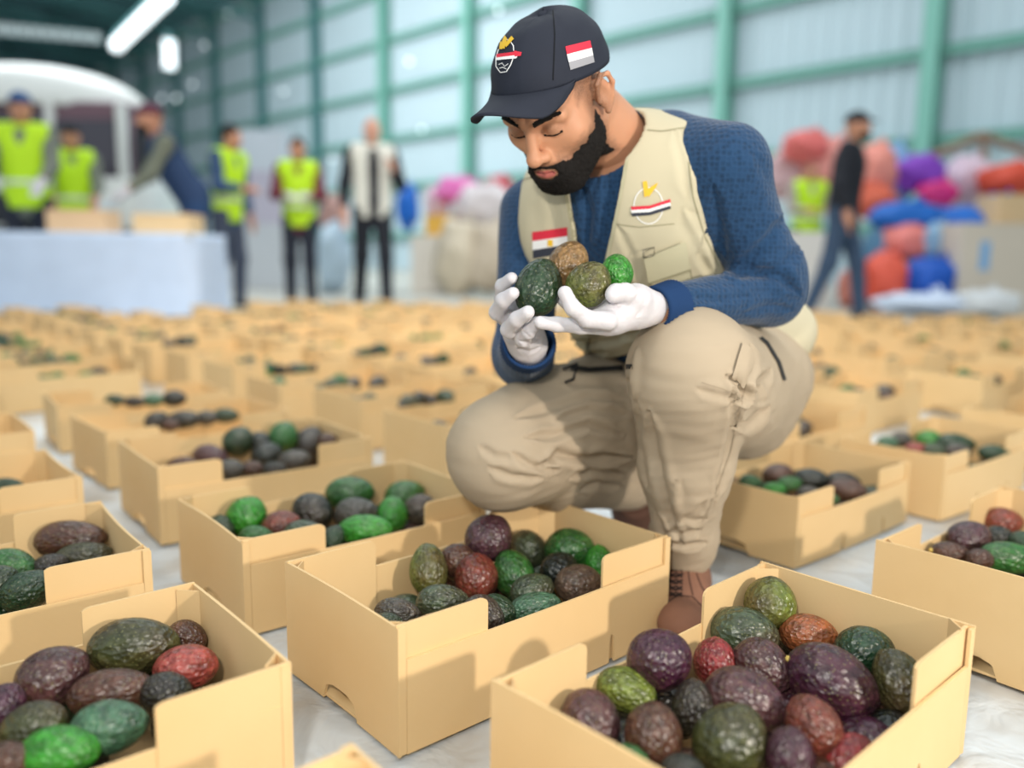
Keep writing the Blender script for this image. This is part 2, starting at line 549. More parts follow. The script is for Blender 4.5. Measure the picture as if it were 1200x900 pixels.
def cols(u0, u1, z0, z1, n=8, notches=(), dip=0, roundc=None):
    us = {round(u0 + (u1 - u0) * i / n, 5) for i in range(n + 1)}
    for (c, w, h) in notches:
        for e in (-w / 2, -w / 2 + .0001, -w / 2 + w * .12, -w * .2, w * .2, w / 2 - w * .12, w / 2 - .0001, w / 2): us.add(round(c + e, 5))
    if roundc:
        for e in (0, .002, .005, .009, .014):
            us.add(round(roundc[0] + (-e if roundc[0] > (u0 + u1) / 2 else e), 5))
    out = []
    for u in sorted(us):
        if u < u0 - 1e-6 or u > u1 + 1e-6: continue
        b = z0
        for (c, w, h) in notches:
            x = abs(u - c) / (w / 2)
            if x < .9999: b = max(b, z0 + h * (1 - x ** 4) ** .5)
        t = z1 - dip * math.sin(math.pi * (u - u0) / (u1 - u0))
        if roundc:
            e = abs(u - roundc[0])
            if e < .012: t -= roundc[1] * (1 - math.sqrt(max(0, 1 - ((.012 - e) / .012) ** 2)))
        out.append((u, b, t))
    return out


def box_parts(W, L, H, detail, rs, short_ear=None):
    """local frame: short side along x, long side along y, centred, z up. returns list of (name, MB)"""
    T = .0034; low = H * rs.uniform(.70, .75); parts = []
    j = lambda a: rs.uniform(-a, a)
    def shift(mb):
        mb.v = [(x - W / 2, y - L / 2, z) for x, y, z in mb.v]; return mb
    for side in (0, 1):
        m = MB(); y = .0 if side == 0 else L - T
        bw = j(.004) if detail else 0
        bowed(m, cols(0, W, .001, H + j(.002), 8 if detail else 2, [(W * .5, W * .30, H * .17)], dip=j(.0015)), 'y', y, y + T, bw, W)
        parts.append(('end_panel', shift(m)))
    for side in (0, 1):
        m = MB(); x = 0 if side == 0 else W - T
        bw = (j(.006) + (.002 if side else -.002)) if detail else 0
        n = [(L * .37, .010, H * .26), (L * .74, .010, H * .26)] if detail else []
        bowed(m, cols(.011, L - .011, .001, low, 12 if detail else 1, n, dip=.001), 'x', x, x + T, bw, L)
        parts.append(('side_panel', shift(m)))
    for sx in (0, 1):
        for sy in (0, 1):
            m = MB(); x = T + .0004 if sx == 0 else W - 2 * T - .0004
            e = L * rs.uniform(.265, .30)
            if short_ear == (sx, sy): e = L * .10
            u0, u1 = (T * .2, e) if sy == 0 else (L - e, L - T * .2)
            hh = H + j(.0015)
            rc = (u1 if sy == 0 else u0, .008)
            bowed(m, cols(u0, u1, .002, hh, 5 if detail else 1, roundc=rc if detail else None), 'x', x, x + T, j(.003) if detail else 0, L * 1.6)
            # short outer strip that folds round the corner
            bowed(m, [(u, .002, hh - .001) for u in ((T * .5, .0105) if sy == 0 else (L - .0105, L - T * .5))], 'x', x - T if sx == 0 else x + T, x + .0002 if sx == 0 else x + 2 * T + .0002, 0, L)
            parts.append(('corner_flap', shift(m)))
    if detail:
        for sx in (0, 1):
            for sy in (0, 1):
                m = MB(); g = .020; X = lambda x: x if sx == 0 else W - x; Y = lambda y: y if sy == 0 else L - y
                a = (X(2 * T), Y(T + g)); b = (X(2 * T + g), Y(T)); c = (X(2 * T + g - .002), Y(T)); d = (X(2 * T), Y(T + g - .002))
                m.extrude([a, b, c, d], 'z', .004, H - rs.uniform(-.002, .003))
                parts.append(('corner_post', shift(m)))
    m = MB(); m.box(2 * T, W - 2 * T, T, L - T, .004, .007); parts.append(('base_panel', shift(m)))
    return parts


def make_box(x, y, t, L, W, H, label, group, detail=2, seed=0, short_ear=None):
    """x, y: corner A on the ground"""
    rs = random.Random(seed)
    c = np.array([x, y, 0]) + S_AX(t) * W / 2 + L_AX(t) * L / 2
    root = empty('cardboard_box', (c[0], c[1], .003), t)
    tag(root, label, 'cardboard box', group)
    for nm, m in box_parts(W, L, H, detail > 0, rs, short_ear):
        m.build(nm, M_CARD, root)
    return root


FAR_PROTOS = []


def copy_box(proto, x, y, t, L, W, label, group):
    c = np.array([x, y, 0]) + S_AX(t) * W / 2 + L_AX(t) * L / 2
    r = proto.copy(); COL.objects.link(r); r.location = (c[0], c[1], .003); r.rotation_euler = (0, 0, t)
    r['label'] = label; r['group'] = group
    for ch in list(proto.children):
        k = ch.copy(); COL.objects.link(k); k.parent = r
    return r


G_NEAR = 'open cardboard boxes of avocados on the ground'
NEAR = {
    'C': (-.287, 1.03, -.843, .460, .256, .149, 'open cardboard box in the middle, just below the crouching man\'s bent knee'),
    'R': (-.016, .731, -.819, .471, .259, .150, 'open cardboard box at the bottom, filled with dark purple avocados'),
    'M': (-.544, 1.332, -.879, .429, .270, .140, 'open cardboard box with a bright green avocado at its front corner'),
    'N': (-.820, 1.718, -.904, .440, .287, .148, 'open cardboard box of dark avocados, second behind the middle box'),
    'RB': (.327, 1.614, -.857, .430, .263, .129, 'open cardboard box just behind the brown shoe'),
    'RB2': (.747, 1.877, -.881, .446, .232, .138, 'open cardboard box right of the one behind the shoe, one row further back'),
    'FR': (.519, 1.151, -.853, .458, .262, .147, 'open cardboard box cut off by the right edge, with a hand notch below'),
    'L': (-.726, .672, -.865, .455, .260, .146, 'open cardboard box in the bottom corner holding the pink-red avocado'),
    'LL': (-1.002, 1.003, -.903, .455, .276, .148, 'open cardboard box with a long glossy brown avocado at its end'),
    'O': (-1.267, 1.332, -.856, .455, .274, .148, 'nearly empty looking cardboard box at the left edge, one avocado showing'),
    'T': (-1.558, 1.706, -.870, .455, .277, .149, 'cardboard box at the left edge showing only its far end panel'),
    'K1': (-1.090, 2.045, -.814, .455, .260, .131, 'third cardboard box behind the middle box, black avocados at its rim'),
    'K2': (-1.353, 2.398, -.936, .455, .258, .128, 'fourth cardboard box behind the middle box, slightly out of focus'),
    'F': (-.469, .336, -.850, .455, .262, .146, 'cardboard box of which only a torn corner shows at the bottom edge'),
}
def from_corners(A, b_base=None):
    p = atz(A[0], A[1], .146); return p[0], p[1]
for nm, A, lab in (('P', (449, 480), 'cardboard box close behind the man\'s lowered knee'),
                   ('Q', (367, 455), 'cardboard box directly behind the box of dark avocados, blurred'),
                   ('S1', (915, 447), 'blurred cardboard box right of the man\'s back with a broad plain end'),
                   ('S3', (1127, 478), 'cardboard box at the right edge above the box of grey-green avocados'),
                   ('S4', (800, 482), 'cardboard box half hidden behind the man\'s seat'),
                   ('S2', (1062, 433), 'blurred cardboard box beyond the plain-ended box, near the right edge')):
    x, y = from_corners(A); NEAR[nm] = (x, y, -.86 + rng.uniform(-.03, .03), .455, .262, .143, lab)

BOXES = {}
for i, (k, (x, y, t, L, W, H, lab)) in enumerate(NEAR.items()):
    BOXES[k] = make_box(x, y, t, L, W, H, lab, G_NEAR, 1, i, (1, 0) if k == 'R' else None)

# ---- the far field, on the grid the near rows set
def centre(x, y, t, L, W): return np.array([x, y]) + (S_AX(t) * W / 2 + L_AX(t) * L / 2)[:2]
near_c = [centre(v[0], v[1], v[2], v[3], v[4]) for v in NEAR.values()]
far_list = []
sv, lv = S_AX(-.86)[:2], L_AX(-.86)[:2]
base = np.array([-.82, 1.72])
for j in range(-3, 16):
    for i in range(-12, 18):
        p = base - sv * (.385 * i + .03 * math.sin(j * 2.1)) + lv * (.555 * j + (.05 if j > 0 else 0))
        t = -.86 + rng.uniform(-.05, .05); p = p + rng.uniform(-.02, .02, 2)
        c = centre(p[0], p[1], t, .455, .262)
        if c[1] < 1.5: continue
        edge = 5.7 if c[0] < -2.05 else (6.95 if c[0] < .6 else 6.3)
        if c[1] > edge: continue
        px, py = proj(np.array([c[0], c[1], .1]))
        if px < -140 or px > 1340: continue
        if any(np.hypot(*(c - n)) < .44 and abs((c - n) @ sv) < .32 and abs((c - n) @ lv) < .49 for n in near_c): continue
        if 690 < px < 900 and c[1] < 1.95: continue
        if -.2 < c[0] < .6 and c[1] < 1.95: continue
        far_list.append((p[0], p[1], t, c, px, py))
far_list.sort(key=lambda q: q[3][1])
NTH = ['first', 'second', 'third', 'fourth', 'fifth', 'sixth', 'seventh', 'eighth', 'ninth', 'tenth', 'eleventh', 'twelfth', 'thirteenth', 'fourteenth', 'fifteenth', 'sixteenth', 'seventeenth', 'eighteenth', 'nineteenth', 'twentieth']
protos = [make_box(0, 0, 0, .455, .262, .143 + .003 * k, 'x', 'cardboard boxes in the blurred rows beyond', 0, 50 + k) for k in range(4)]
used = [False] * 4
FARBOX = []
# strips of equal distance, counted from the left, so that each box can be pointed at
strips = {}
for q in far_list: strips.setdefault(int((q[3][1] - 1.5) / .42), []).append(q)
for si, (sk, row) in enumerate(sorted(strips.items())):
    row.sort(key=lambda q: q[4])
    for ri, q in enumerate(row):
        place = 'near the middle of the photo'
        lab = 'blurred open cardboard box, %s from the left in the %s row behind the man' % (NTH[min(ri, 19)], NTH[min(si, 19)])
        k = (si * 3 + ri) % 4
        if not used[k]:
            r = protos[k]; used[k] = True
            r.location = (*q[3], .003); r.rotation_euler = (0, 0, q[2]); r['label'] = lab
        else:
            r = copy_box(protos[k], q[0], q[1], q[2], .455, .262, lab, 'cardboard boxes in the blurred rows beyond')
        FARBOX.append((r, q))

# ------------------------------------------------------------------ avocados
def avo_mesh(name, pear, seg=20, rings=14, seed=0):
    """long axis along z, half-width 1 (scaled later): a pear-ish lathe with slight lumps"""
    r = random.Random(seed); v = []; f = []
    ph = [r.uniform(0, 6) for _ in range(4)]
    for i in range(1, rings):
        a = math.pi * i / rings; z = -math.cos(a)
        rad = math.sin(a) * (1 - pear * (z + .1) * .5) ** 1.0
        rad *= 1 + .04 * pear
        for k in range(seg):
            t = 2 * math.pi * k / seg
            q = rad * (1 + .018 * math.sin(2 * t + ph[0] + z) + .012 * math.sin(3 * t + ph[1] - 2 * z))
            v.append((q * math.cos(t), q * math.sin(t), z + .03 * math.sin(t + ph[2]) * abs(z)))
    v += [(0, 0, -.995), (0, 0, .975)]
    n = rings - 1
    for i in range(n - 1):
        for k in range(seg):
            f.append((i * seg + k, i * seg + (k + 1) % seg, (i + 1) * seg + (k + 1) % seg, (i + 1) * seg + k))
    b, t = len(v) - 2, len(v) - 1
    for k in range(seg):
        f.append((b, (k + 1) % seg, k)); f.append((t, (n - 1) * seg + k, (n - 1) * seg + (k + 1) % seg))
    me = pymesh(name, v, f); me.polygons.foreach_set('use_smooth', [True] * len(me.polygons)); me.materials.append(M_AVO)
    return me


AM = [avo_mesh('avocado_round', .12, 24, 16, 1), avo_mesh('avocado_pear', .27, 24, 16, 2), avo_mesh('avocado_oval', .2, 24, 16, 3)]
AM_LOW = avo_mesh('avocado_small', .25, 12, 8, 4)
stem_mb = MB(); stem_mb.tube([(0, 0, -.0006), (0, 0, .0016), (0, 0, .003)], [.0038, .0034, .0022], 10)
_st = stem_mb.build('stem', mat('avocado_stem', (206, 178, 96), .7)); STEM_ME = _st.data; bpy.data.objects.remove(_st)

HUE = {  # colour, word, share of brown blush
    'bright': ((46, 124, 34), 'bright green', .0), 'green': ((38, 92, 36), 'green', .15), 'dgreen': ((28, 58, 34), 'dark green', .25),
    'teal': ((66, 104, 78), 'pale bluish-green', .1), 'olive': ((96, 108, 40), 'olive green', .7), 'greyg': ((62, 74, 52), 'grey-green', .5),
    'black': ((24, 30, 26), 'blackish', .3), 'grey': ((66, 62, 56), 'grey', .5), 'brown': ((78, 48, 36), 'brown', .0),
    'redbr': ((118, 52, 40), 'reddish brown', .4), 'purple': ((62, 26, 46), 'dark purple', .4), 'plum': ((74, 44, 52), 'purple-grey', .5),
    'red': ((128, 40, 42), 'crimson', .1), 'pink': ((150, 66, 58), 'pink-red', .15), 'orange': ((136, 74, 40), 'orange and green', .6),
    'tan': ((142, 108, 66), 'tan brown', .2), 'greybr': ((104, 82, 68), 'dusty grey-brown', .2), 'dolive': ((58, 62, 30), 'dark olive', .6)}
NAVO = [0]


def avocado(center, r, el, axis, hue, label, group, stem=False, low=False, mesh=None):
    col, _, al = HUE[hue]
    if NAVO[0] >= 300: return None
    NAVO[0] += 1
    me = AM_LOW if low else AM[mesh if mesh is not None else NAVO[0] % 3]
    o = bpy.data.objects.new('avocado', me); COL.objects.link(o)
    q = Vector(axis).to_track_quat('Z', 'Y')
    o.rotation_mode = 'QUATERNION'; o.rotation_quaternion = q
    o.location = center; o.scale = (r, r, r * el)
    j = random.uniform(.88, 1.12)
    o.color = (*[c * j for c in lin(col)], al)
    tag(o, label, 'avocado', group)
    if stem:
        s = bpy.data.objects.new('stem', STEM_ME); COL.objects.link(s); s.parent = o
        s.location = (0, 0, -.985); s.scale = (1 / r, 1 / r, -1 / (r * el))
    return o


HF = np.array([0, 1, 0.])
def avo_px(px, py, rpx, el, ang, hue, zc, label, group, stem=False, depth=None, box=None):
    if box is not None:   # lie inside the carton: climb on the heap near the far walls, sink near the close ones
        x, y, t, L, W, H, _ = NEAR[box]; best = None
        for z in np.arange(.045, .156, .005):
            q = atz(px, py, z); r_ = rpx / FPX * ((q - EYE) @ FWD) * .95 + .007
            dlt = q - np.array([x, y, 0]); a_ = dlt @ S_AX(t); b_ = dlt @ L_AX(t)
            bad = sum(max(0, e) for e in (r_ - a_, a_ - (W - r_), r_ - b_, b_ - (L - r_)))
            sc = bad * 4 + abs(z - zc)
            if best is None or sc < best[0]: best = (sc, z)
        zc = best[1]
    p = atz(px, py, zc) if depth is None else at(px, py, depth)
    dist = (p - EYE) @ FWD
    r = rpx / FPX * dist
    a = math.radians(ang)
    ax = RT * math.cos(a) + (np.array([0, 0, 1]) * .62 + HF * .78) * math.sin(a)
    if math.cos(a) ** 2 < .5: ax = RT * math.cos(a) + (np.array([0, 0, 1]) * .85 + HF * .5) * math.sin(a)
    return avocado(p, r, el, ax / np.linalg.norm(ax), hue, label, group, stem, mesh=0 if el < 1.2 else None)


AV = {
    'C': (.092, 'in the middle box', [
        (573, 630, 27, 1.05, 60, 'plum', 0, 'at the far rim, highest of the heap'), (502, 667, 22, 1.4, 92, 'olive', 0, 'standing upright against the far side'),
        (537, 657, 20, 1.1, 0, 'brown', 0, 'wedged between the upright olive one and the top one'), (558, 676, 26, 1.08, 100, 'redbr', 1, 'with a pale stem scar, facing out'),
        (602, 672, 24, 1.2, 110, 'green', 0, 'at the centre of the heap'), (619, 643, 21, 1.15, 130, 'greyg', 0, 'at the far side, right of the top one'),
        (668, 645, 26, 1.15, 0, 'green', 0, 'largest, near the far corner'), (655, 667, 20, 1.15, 40, 'black', 1, 'with a round stem scar'),
        (678, 684, 23, 1.2, 12, 'greybr', 0, 'at the near rim beside the corner flap'), (702, 660, 18, 1.2, 90, 'bright', 0, 'peeping out behind the corner flap'),
        (624, 692, 20, 1.35, 22, 'greyg', 0, 'left of the dusty brown one'), (627, 712, 18, 1.75, 14, 'teal', 0, 'lying along the near rim'),
        (518, 706, 21, 1.5, 2, 'greyg', 0, 'lying flat below the upright olive one'), (466, 718, 17, 1.6, -8, 'grey', 0, 'in the near corner by the end panel'),
        (455, 731, 13, 1.5, -8, 'greyg', 0, 'lowest, against the end panel'), (566, 722, 23, 1.2, -35, 'grey', 0, 'beside the near corner flap'),
        (583, 716, 19, 1.2, -20, 'dgreen', 0, 'half hidden behind the grey one'), (510, 731, 13, 1.8, 8, 'tan', 0, 'just above the near corner flap')]),
    'R': (.094, 'in the purple-filled bottom box', [
        (902, 707, 30, 1.05, 90, 'olive', 0, 'alone in the far corner'), (873, 743, 31, 1.3, -12, 'greyg', 0, 'left below the one in the far corner'),
        (948, 744, 24, 1.4, -8, 'orange', 0, 'blushing, by the far end panel'), (1013, 764, 30, 1.15, 10, 'dgreen', 0, 'round, against the far end panel'),
        (1056, 801, 31, 1.35, 108, 'dolive', 0, 'upright beside the right corner flap'), (975, 799, 40, 1.35, -32, 'purple', 1, 'largest of all, with a yellow stem'),
        (893, 782, 31, 1.2, -45, 'plum', 0, 'shiny, above the reddish big one'), (838, 777, 26, 1.15, 95, 'red', 0, 'small, at the far side'),
        (773, 773, 36, 1.05, 30, 'purple', 0, 'round and smooth at the far rim'), (873, 822, 36, 1.4, -25, 'plum', 0, 'glossy, lying across the centre'),
        (812, 827, 24, 1.3, 80, 'black', 0, 'in the gap left of the centre'), (734, 809, 26, 1.4, -18, 'olive', 0, 'beside the left corner flap'),
        (692, 844, 33, 1.15, -40, 'plum', 0, 'nearest the left end panel'), (765, 861, 34, 1.1, 95, 'brown', 1, 'with a pale stem scar, near the left end'),
        (856, 869, 42, 1.1, 60, 'dolive', 1, 'big, with a yellowish stem'), (953, 851, 32, 1.15, 120, 'redbr', 0, 'right of the big olive one'),
        (1038, 872, 37, 1.1, 70, 'black', 1, 'in the right near corner'), (925, 886, 28, 1.2, 90, 'purple', 0, 'left of the crimson one'),
        (995, 893, 31, 1.2, 40, 'red', 0, 'at the bottom edge'), (741, 889, 15, 1.5, -25, 'green', 0, 'mostly hidden behind the left end panel'),
        (800, 906, 22, 1.2, 0, 'black', 0, 'cut by the bottom edge')]),
    'M': (.094, 'in the box behind the middle', [
        (289, 605, 23, 1.05, 70, 'bright', 0, 'round, at the front corner'), (260, 619, 14, 1.3, -40, 'dgreen', 0, 'tucked by the left end panel'),
        (330, 617, 19, 1.25, 15, 'redbr', 0, 'next to the bright green one'), (300, 630, 14, 1.5, 0, 'green', 0, 'low behind the crushed corner'),
        (366, 600, 22, 1.15, -20, 'black', 0, 'rough, in the middle'), (410, 578, 20, 1.45, 5, 'green', 0, 'at the far rim'),
        (418, 602, 19, 1.4, 0, 'grey', 0, 'brownish, in the centre'), (360, 629, 19, 1.5, -12, 'greyg', 0, 'at the near rim'),
        (428, 621, 18, 1.8, 3, 'bright', 0, 'long, lying along the near rim'), (474, 582, 19, 1.3, 20, 'green', 0, 'in the far corner'),
        (460, 602, 18, 1.2, 90, 'bright', 0, 'below the one in the far corner'), (492, 596, 17, 1.15, 40, 'grey', 0, 'touching the right corner flap'),
        (390, 631, 13, 1.3, 60, 'dgreen', 0, 'small, by the near rim')]),
    'L': (.094, 'in the bottom corner box', [
        (157, 757, 33, 1.55, 6, 'dolive', 1, 'large, against the far side'), (218, 783, 27, 1.4, 12, 'pink', 0, 'beside the right end panel'),
        (62, 794, 35, 1.2, 35, 'plum', 0, 'big and shiny at the far rim'), (131, 812, 28, 1.75, 10, 'brown', 0, 'long, across the centre'),
        (40, 852, 29, 1.3, 25, 'dolive', 0, 'dull, below the shiny plum one'), (128, 853, 31, 1.45, 8, 'teal', 0, 'dark and bluish, near side'),
        (70, 882, 31, 1.45, 4, 'bright', 0, 'at the bottom edge'), (2, 832, 26, 1.2, 80, 'purple', 0, 'at the left edge'),
        (219, 747, 19, 1.3, -20, 'brown', 0, 'behind the large one by the end panel'), (10, 893, 24, 1.2, 10, 'brown', 0, 'lowest left'),
        (195, 812, 24, 1.3, 0, 'black', 0, 'in shade under the pink-red one')]),
    'LL': (.096, 'in the lower left-edge box', [
        (83, 632, 22, 1.9, 2, 'brown', 0, 'long and glossy against the far side'), (97, 652, 17, 1.9, 14, 'greyg', 0, 'dull, beside the corner flap'),
        (12, 667, 24, 1.35, -10, 'green', 0, 'vivid, at the left edge'), (33, 692, 23, 1.35, 30, 'dgreen', 0, 'speckled, at the near rim'),
        (58, 664, 15, 1.4, 30, 'black', 0, 'small, in the gap'), (-8, 690, 24, 1.3, 50, 'dgreen', 0, 'cut by the left edge')]),
    'O': (.110, 'in the box at the left edge', [(8, 570, 10, 2.0, 0, 'dgreen', 0, 'the only one showing'), (-20, 566, 12, 1.6, 0, 'green', 0, 'beyond the photo\'s left edge')]),
    'N': (.100, 'in the second box back', [
        (279, 517, 17, 1.08, 60, 'dgreen', 0, 'glossy, highest at the left'), (332, 512, 17, 1.1, 90, 'green', 0, 'greenest, at the far rim'),
        (247, 535, 14, 1.5, -10, 'plum', 0, 'shiny, near the left end'), (213, 545, 10, 1.8, 10, 'brown', 0, 'flat, by the left end panel'),
        (271, 551, 13, 1.25, 0, 'grey', 0, 'beside the near corner flap'), (313, 534, 16, 1.15, 30, 'black', 0, 'round, in the centre'),
        (345, 540, 13, 1.5, 10, 'grey', 0, 'pale, at the near rim'), (362, 521, 19, 1.2, 60, 'black', 0, 'large, by the right flap'),
        (296, 549, 9, 1.5, 0, 'brown', 0, 'low, at the near rim'), (384, 517, 10, 1.2, 0, 'brown', 0, 'by the right end panel'),
        (305, 519, 13, 1.2, 0, 'black', 0, 'between the two glossy ones'), (322, 550, 9, 1.6, 0, 'black', 0, 'lowest at the near rim')]),
    'RB': (.096, 'in the box behind the shoe', [
        (912, 557, 14, 1.35, 10, 'brown', 0, 'largest, by the far corner'), (879, 566, 10, 1.4, -8, 'green', 0, 'left, beside the pale one'),
        (857, 565, 7, 1.8, 0, 'tan', 0, 'nearest the man\'s leg'), (907, 574, 9, 1.6, 0, 'bright', 0, 'at the near rim'),
        (925, 567, 9, 1.7, 5, 'green', 0, 'in the middle'), (952, 562, 13, 1.6, -8, 'black', 0, 'behind the near corner flap'),
        (993, 574, 13, 1.7, -8, 'brown', 0, 'smooth, at the right'), (988, 565, 12, 1.7, -8, 'black', 0, 'behind the smooth brown one'),
        (948, 578, 9, 1.5, 0, 'grey', 0, 'small, centre'), (973, 585, 7, 1.5, 0, 'green', 0, 'just above the low side')]),
    'FR': (.100, 'in the right edge box', [
        (1176, 611, 16, 1.4, -8, 'redbr', 0, 'near the far corner'), (1136, 630, 20, 1.35, 15, 'plum', 0, 'warty, biggest dark one'),
        (1114, 648, 13, 1.7, -10, 'brown', 1, 'flat, nearest the left flap'), (1170, 629, 13, 1.4, 0, 'black', 0, 'between the warty and the green one'),
        (1183, 654, 19, 1.8, -6, 'green', 1, 'long, along the near panel'), (1199, 634, 12, 1.4, 0, 'dgreen', 0, 'at the right edge'), (1150, 655, 12, 1.5, 0, 'brown', 0, 'low, under the warty one')]),
    'RB2': (.100, 'in the right box further back', [
        (1057, 515, 9, 1.3, 0, 'grey', 0, 'by the left flap'), (1089, 516, 12, 1.3, 0, 'bright', 0, 'highest'), (1120, 520, 12, 1.9, -8, 'dgreen', 0, 'long, near the far panel'),
        (1123, 529, 10, 1.6, 0, 'grey', 0, 'in front of the long one'), (1165, 531, 10, 1.8, -5, 'dgreen', 0, 'by the right flap'), (1166, 539, 10, 1.4, 0, 'plum', 0, 'at the low side'),
        (1075, 526, 8, 1.8, 0, 'pink', 0, 'left of the middle'), (1095, 528, 9, 1.5, 0, 'greyg', 0, 'in the middle'), (1040, 519, 8, 1.6, 0, 'teal', 0, 'leftmost')]),
    'K1': (.108, 'in the third box back', [
        (184, 494, 12, 1.2, 40, 'black', 0, 'next to the left flap'), (216, 492, 11, 1.8, 5, 'black', 0, 'long, in the middle'),
        (243, 490, 9, 1.4, 0, 'grey', 0, 'small'), (265, 487, 9, 1.7, 0, 'dgreen', 0, 'at the right'), (200, 498, 8, 1.3, 0, 'brown', 0, 'low')]),
    'K2': (.112, 'in the fourth box back', [
        (135, 469, 7, 1.7, 0, 'dgreen', 0, 'leftmost'), (158, 471, 7, 1.8, 0, 'black', 0, 'dark, second'), (180, 469, 8, 1.5, 0, 'teal', 0, 'green, in the middle'),
        (205, 467, 10, 1.4, 0, 'black', 0, 'big, at the right')]),
}
for k, (zc, where, lst) in AV.items():
    for (px, py, r, el, ang, hue, stem, pos) in lst:
        word = HUE[hue][1]
        w2 = {'K1': 'third row', 'K2': 'fourth row'}.get(k)
        avo_px(px, py, r, el, ang, hue, zc, '%s avocado %s, %s' % (word, where, pos), 'avocados ' + where, bool(stem), box=k)
# lower layer that closes the gaps of the near boxes
def lower_layer(key, n, hues, z=.05):
    x, y, t, L, W, H, _ = NEAR[key]
    nx, ny = n
    for i in range(nx):
        for j in range(ny):
            u = .045 + (W - .09) * (i / max(nx - 1, 1)); w = .05 + (L - .10) * (j / max(ny - 1, 1))
            p = np.array([x, y, z]) + S_AX(t) * (u + random.uniform(-.006, .006)) + L_AX(t) * (w + random.uniform(-.008, .008))
            h = random.choice(hues)
            avocado(p, .029, 1.3, (random.uniform(-1, 1), random.uniform(-1, 1), random.uniform(-.2, .2)), h,
                    '%s avocado underneath, %s, %s along the %s side' % (HUE[h][1], AV[key][1], NTH[j], ('far', 'middle', 'near')[i if nx > 2 else 2 * i]), 'avocados underneath the heap ' + AV[key][1])
for key, n, hh in (('C', (3, 5), ['black', 'dgreen', 'brown', 'greyg']), ('R', (3, 5), ['black', 'brown', 'purple']), ('M', (3, 5), ['black', 'dgreen', 'brown']),
                   ('L', (3, 4), ['black', 'brown', 'dgreen']), ('LL', (3, 4), ['black', 'dgreen']), ('N', (2, 4), ['black', 'brown']), ('RB', (3, 4), ['black', 'dgreen', 'brown']),
                   ('FR', (3, 4), ['brown', 'black', 'dgreen']), ('RB2', (2, 4), ['dgreen', 'black'])):
    lower_layer(key, n, hh)
# boxes further back: a handful each near the rim, then the rest as one joined heap
rest = []
hues_far = ['dgreen', 'black', 'green', 'grey', 'greyg', 'black', 'dgreen', 'brown']
far_boxes = [(np.array(BOXES[k].location)[:2], NEAR[k][2], None, k) for k in ('P', 'Q', 'S1', 'S2', 'S3', 'S4')] + [(q[3], q[2], r, None) for r, q in FARBOX]
for bi, (c, t, r, key) in enumerate(far_boxes):
    cnt = 9
    hgt = random.choice([.085, .095, .10, .105, .11])
    for n in range(cnt):
        u = random.uniform(-.075, .075); w = -.165 + .33 * (n + .5) / cnt
        p = np.array([c[0], c[1], hgt - .012 * (n % 2)]) + S_AX(t) * u + L_AX(t) * w
        rest.append((p, random.uniform(.024, .03), random.choice(hues_far), c[1], bi, n, key, r))
rest.sort(key=lambda q: q[3])
joined = MB(); jm = []
far_m = [mat('far_avocado_' + h, HUE[h][0], .4, bump=.3, bump_s=300) for h in ('dgreen', 'black', 'green', 'grey')]
for (p, r, hue, yy, bi, n, key, root) in rest:
    ax = (random.uniform(-1, 1), random.uniform(-1, 1), random.uniform(-.3, .3))
    if NAVO[0] < 300:
        lab = (NEAR[key][6] if key else root['label']).split(',')[0].replace('open ', '').replace('blurred ', '')
        src = {'P': 'box close behind the lowered knee', 'Q': 'box two behind the lowered knee', 'S1': 'plain-ended box right of the man', 'S2': 'box beyond the plain-ended one',
               'S3': 'right edge box above the grey-green heap', 'S4': 'box half hidden behind the man'}.get(key)
        if src is None: src = root['label'].replace('blurred open cardboard box, ', 'box ').replace(' behind the man', '').replace(' from the left', ' from left')
        avocado(p, r, 1.35, ax, hue, 'blurred %s avocado in the %s, %s along' % (HUE[hue][1], src, NTH[n]), 'avocados in blurred boxes', low=True)
    else:
        q = Vector(ax).to_track_quat('Z', 'Y'); k0 = len(joined.v)
        V = [tuple(Vector(p) + q @ Vector((a.co.x * r, a.co.y * r, a.co.z * r * 1.35))) for a in AM_LOW.vertices]
        joined.add(V, [tuple(pl.vertices) for pl in AM_LOW.polygons]); jm += [random.randrange(4)] * len(AM_LOW.polygons)
if joined.v:
    me = pymesh('avocado_heap', joined.v, joined.f); [me.materials.append(m) for m in far_m]
    me.polygons.foreach_set('material_index', jm)
    o = link('avocado_heap', me, None, smooth=True)
    tag(o, 'dark and green avocados filling the many blurred boxes far behind', 'avocados', kind='stuff')
# ------------------------------------------------------------------ the crouching man
M_SKIN = mat('skin', (196, 142, 110), .48, .35, noise_s=18, noise_a=.10, bump=.15, bump_s=500, sub=.12)
M_HAIR = mat('black_hair', (22, 18, 16), .7, .25, noise_s=120, noise_a=.5, bump=.9, bump_s=900)
M_CAP = mat('cap_cloth', (38, 42, 54), .75, .25, noise_s=40, noise_a=.12, bump=.25, bump_s=1400)
M_CAPU = mat('cap_underside', (20, 22, 28), .8, .2)
M_VEST = mat('vest_cloth', (196, 187, 160), .8, .2, noise_s=9, noise_a=.06, bump=.2, bump_s=1500)
M_VEST2 = mat('vest_pocket_cloth', (194, 188, 158), .8, .2, bump=.2, bump_s=1500)
M_TROU = mat('trouser_cloth', (174, 158, 136), .82, .2, noise_s=7, noise_a=.07, bump=.2, bump_s=1600)
M_KNIT = knit_material('navy_knit', (31, 60, 92))
M_RIB = mat('ribbed_cuff', (30, 58, 98), .85, .2, bump=.3, bump_s=700)
M_GLOVE = mat('glove_rubber', (206, 202, 206), .5, .4, noise_s=30, noise_a=.04, bump=.25, bump_s=260, sub=.05)
M_SHOE = mat('shoe_suede', (136, 98, 80), .8, .2, noise_s=40, noise_a=.15, bump=.3, bump_s=700)
M_SOLE = mat('shoe_sole', (52, 38, 32), .8)
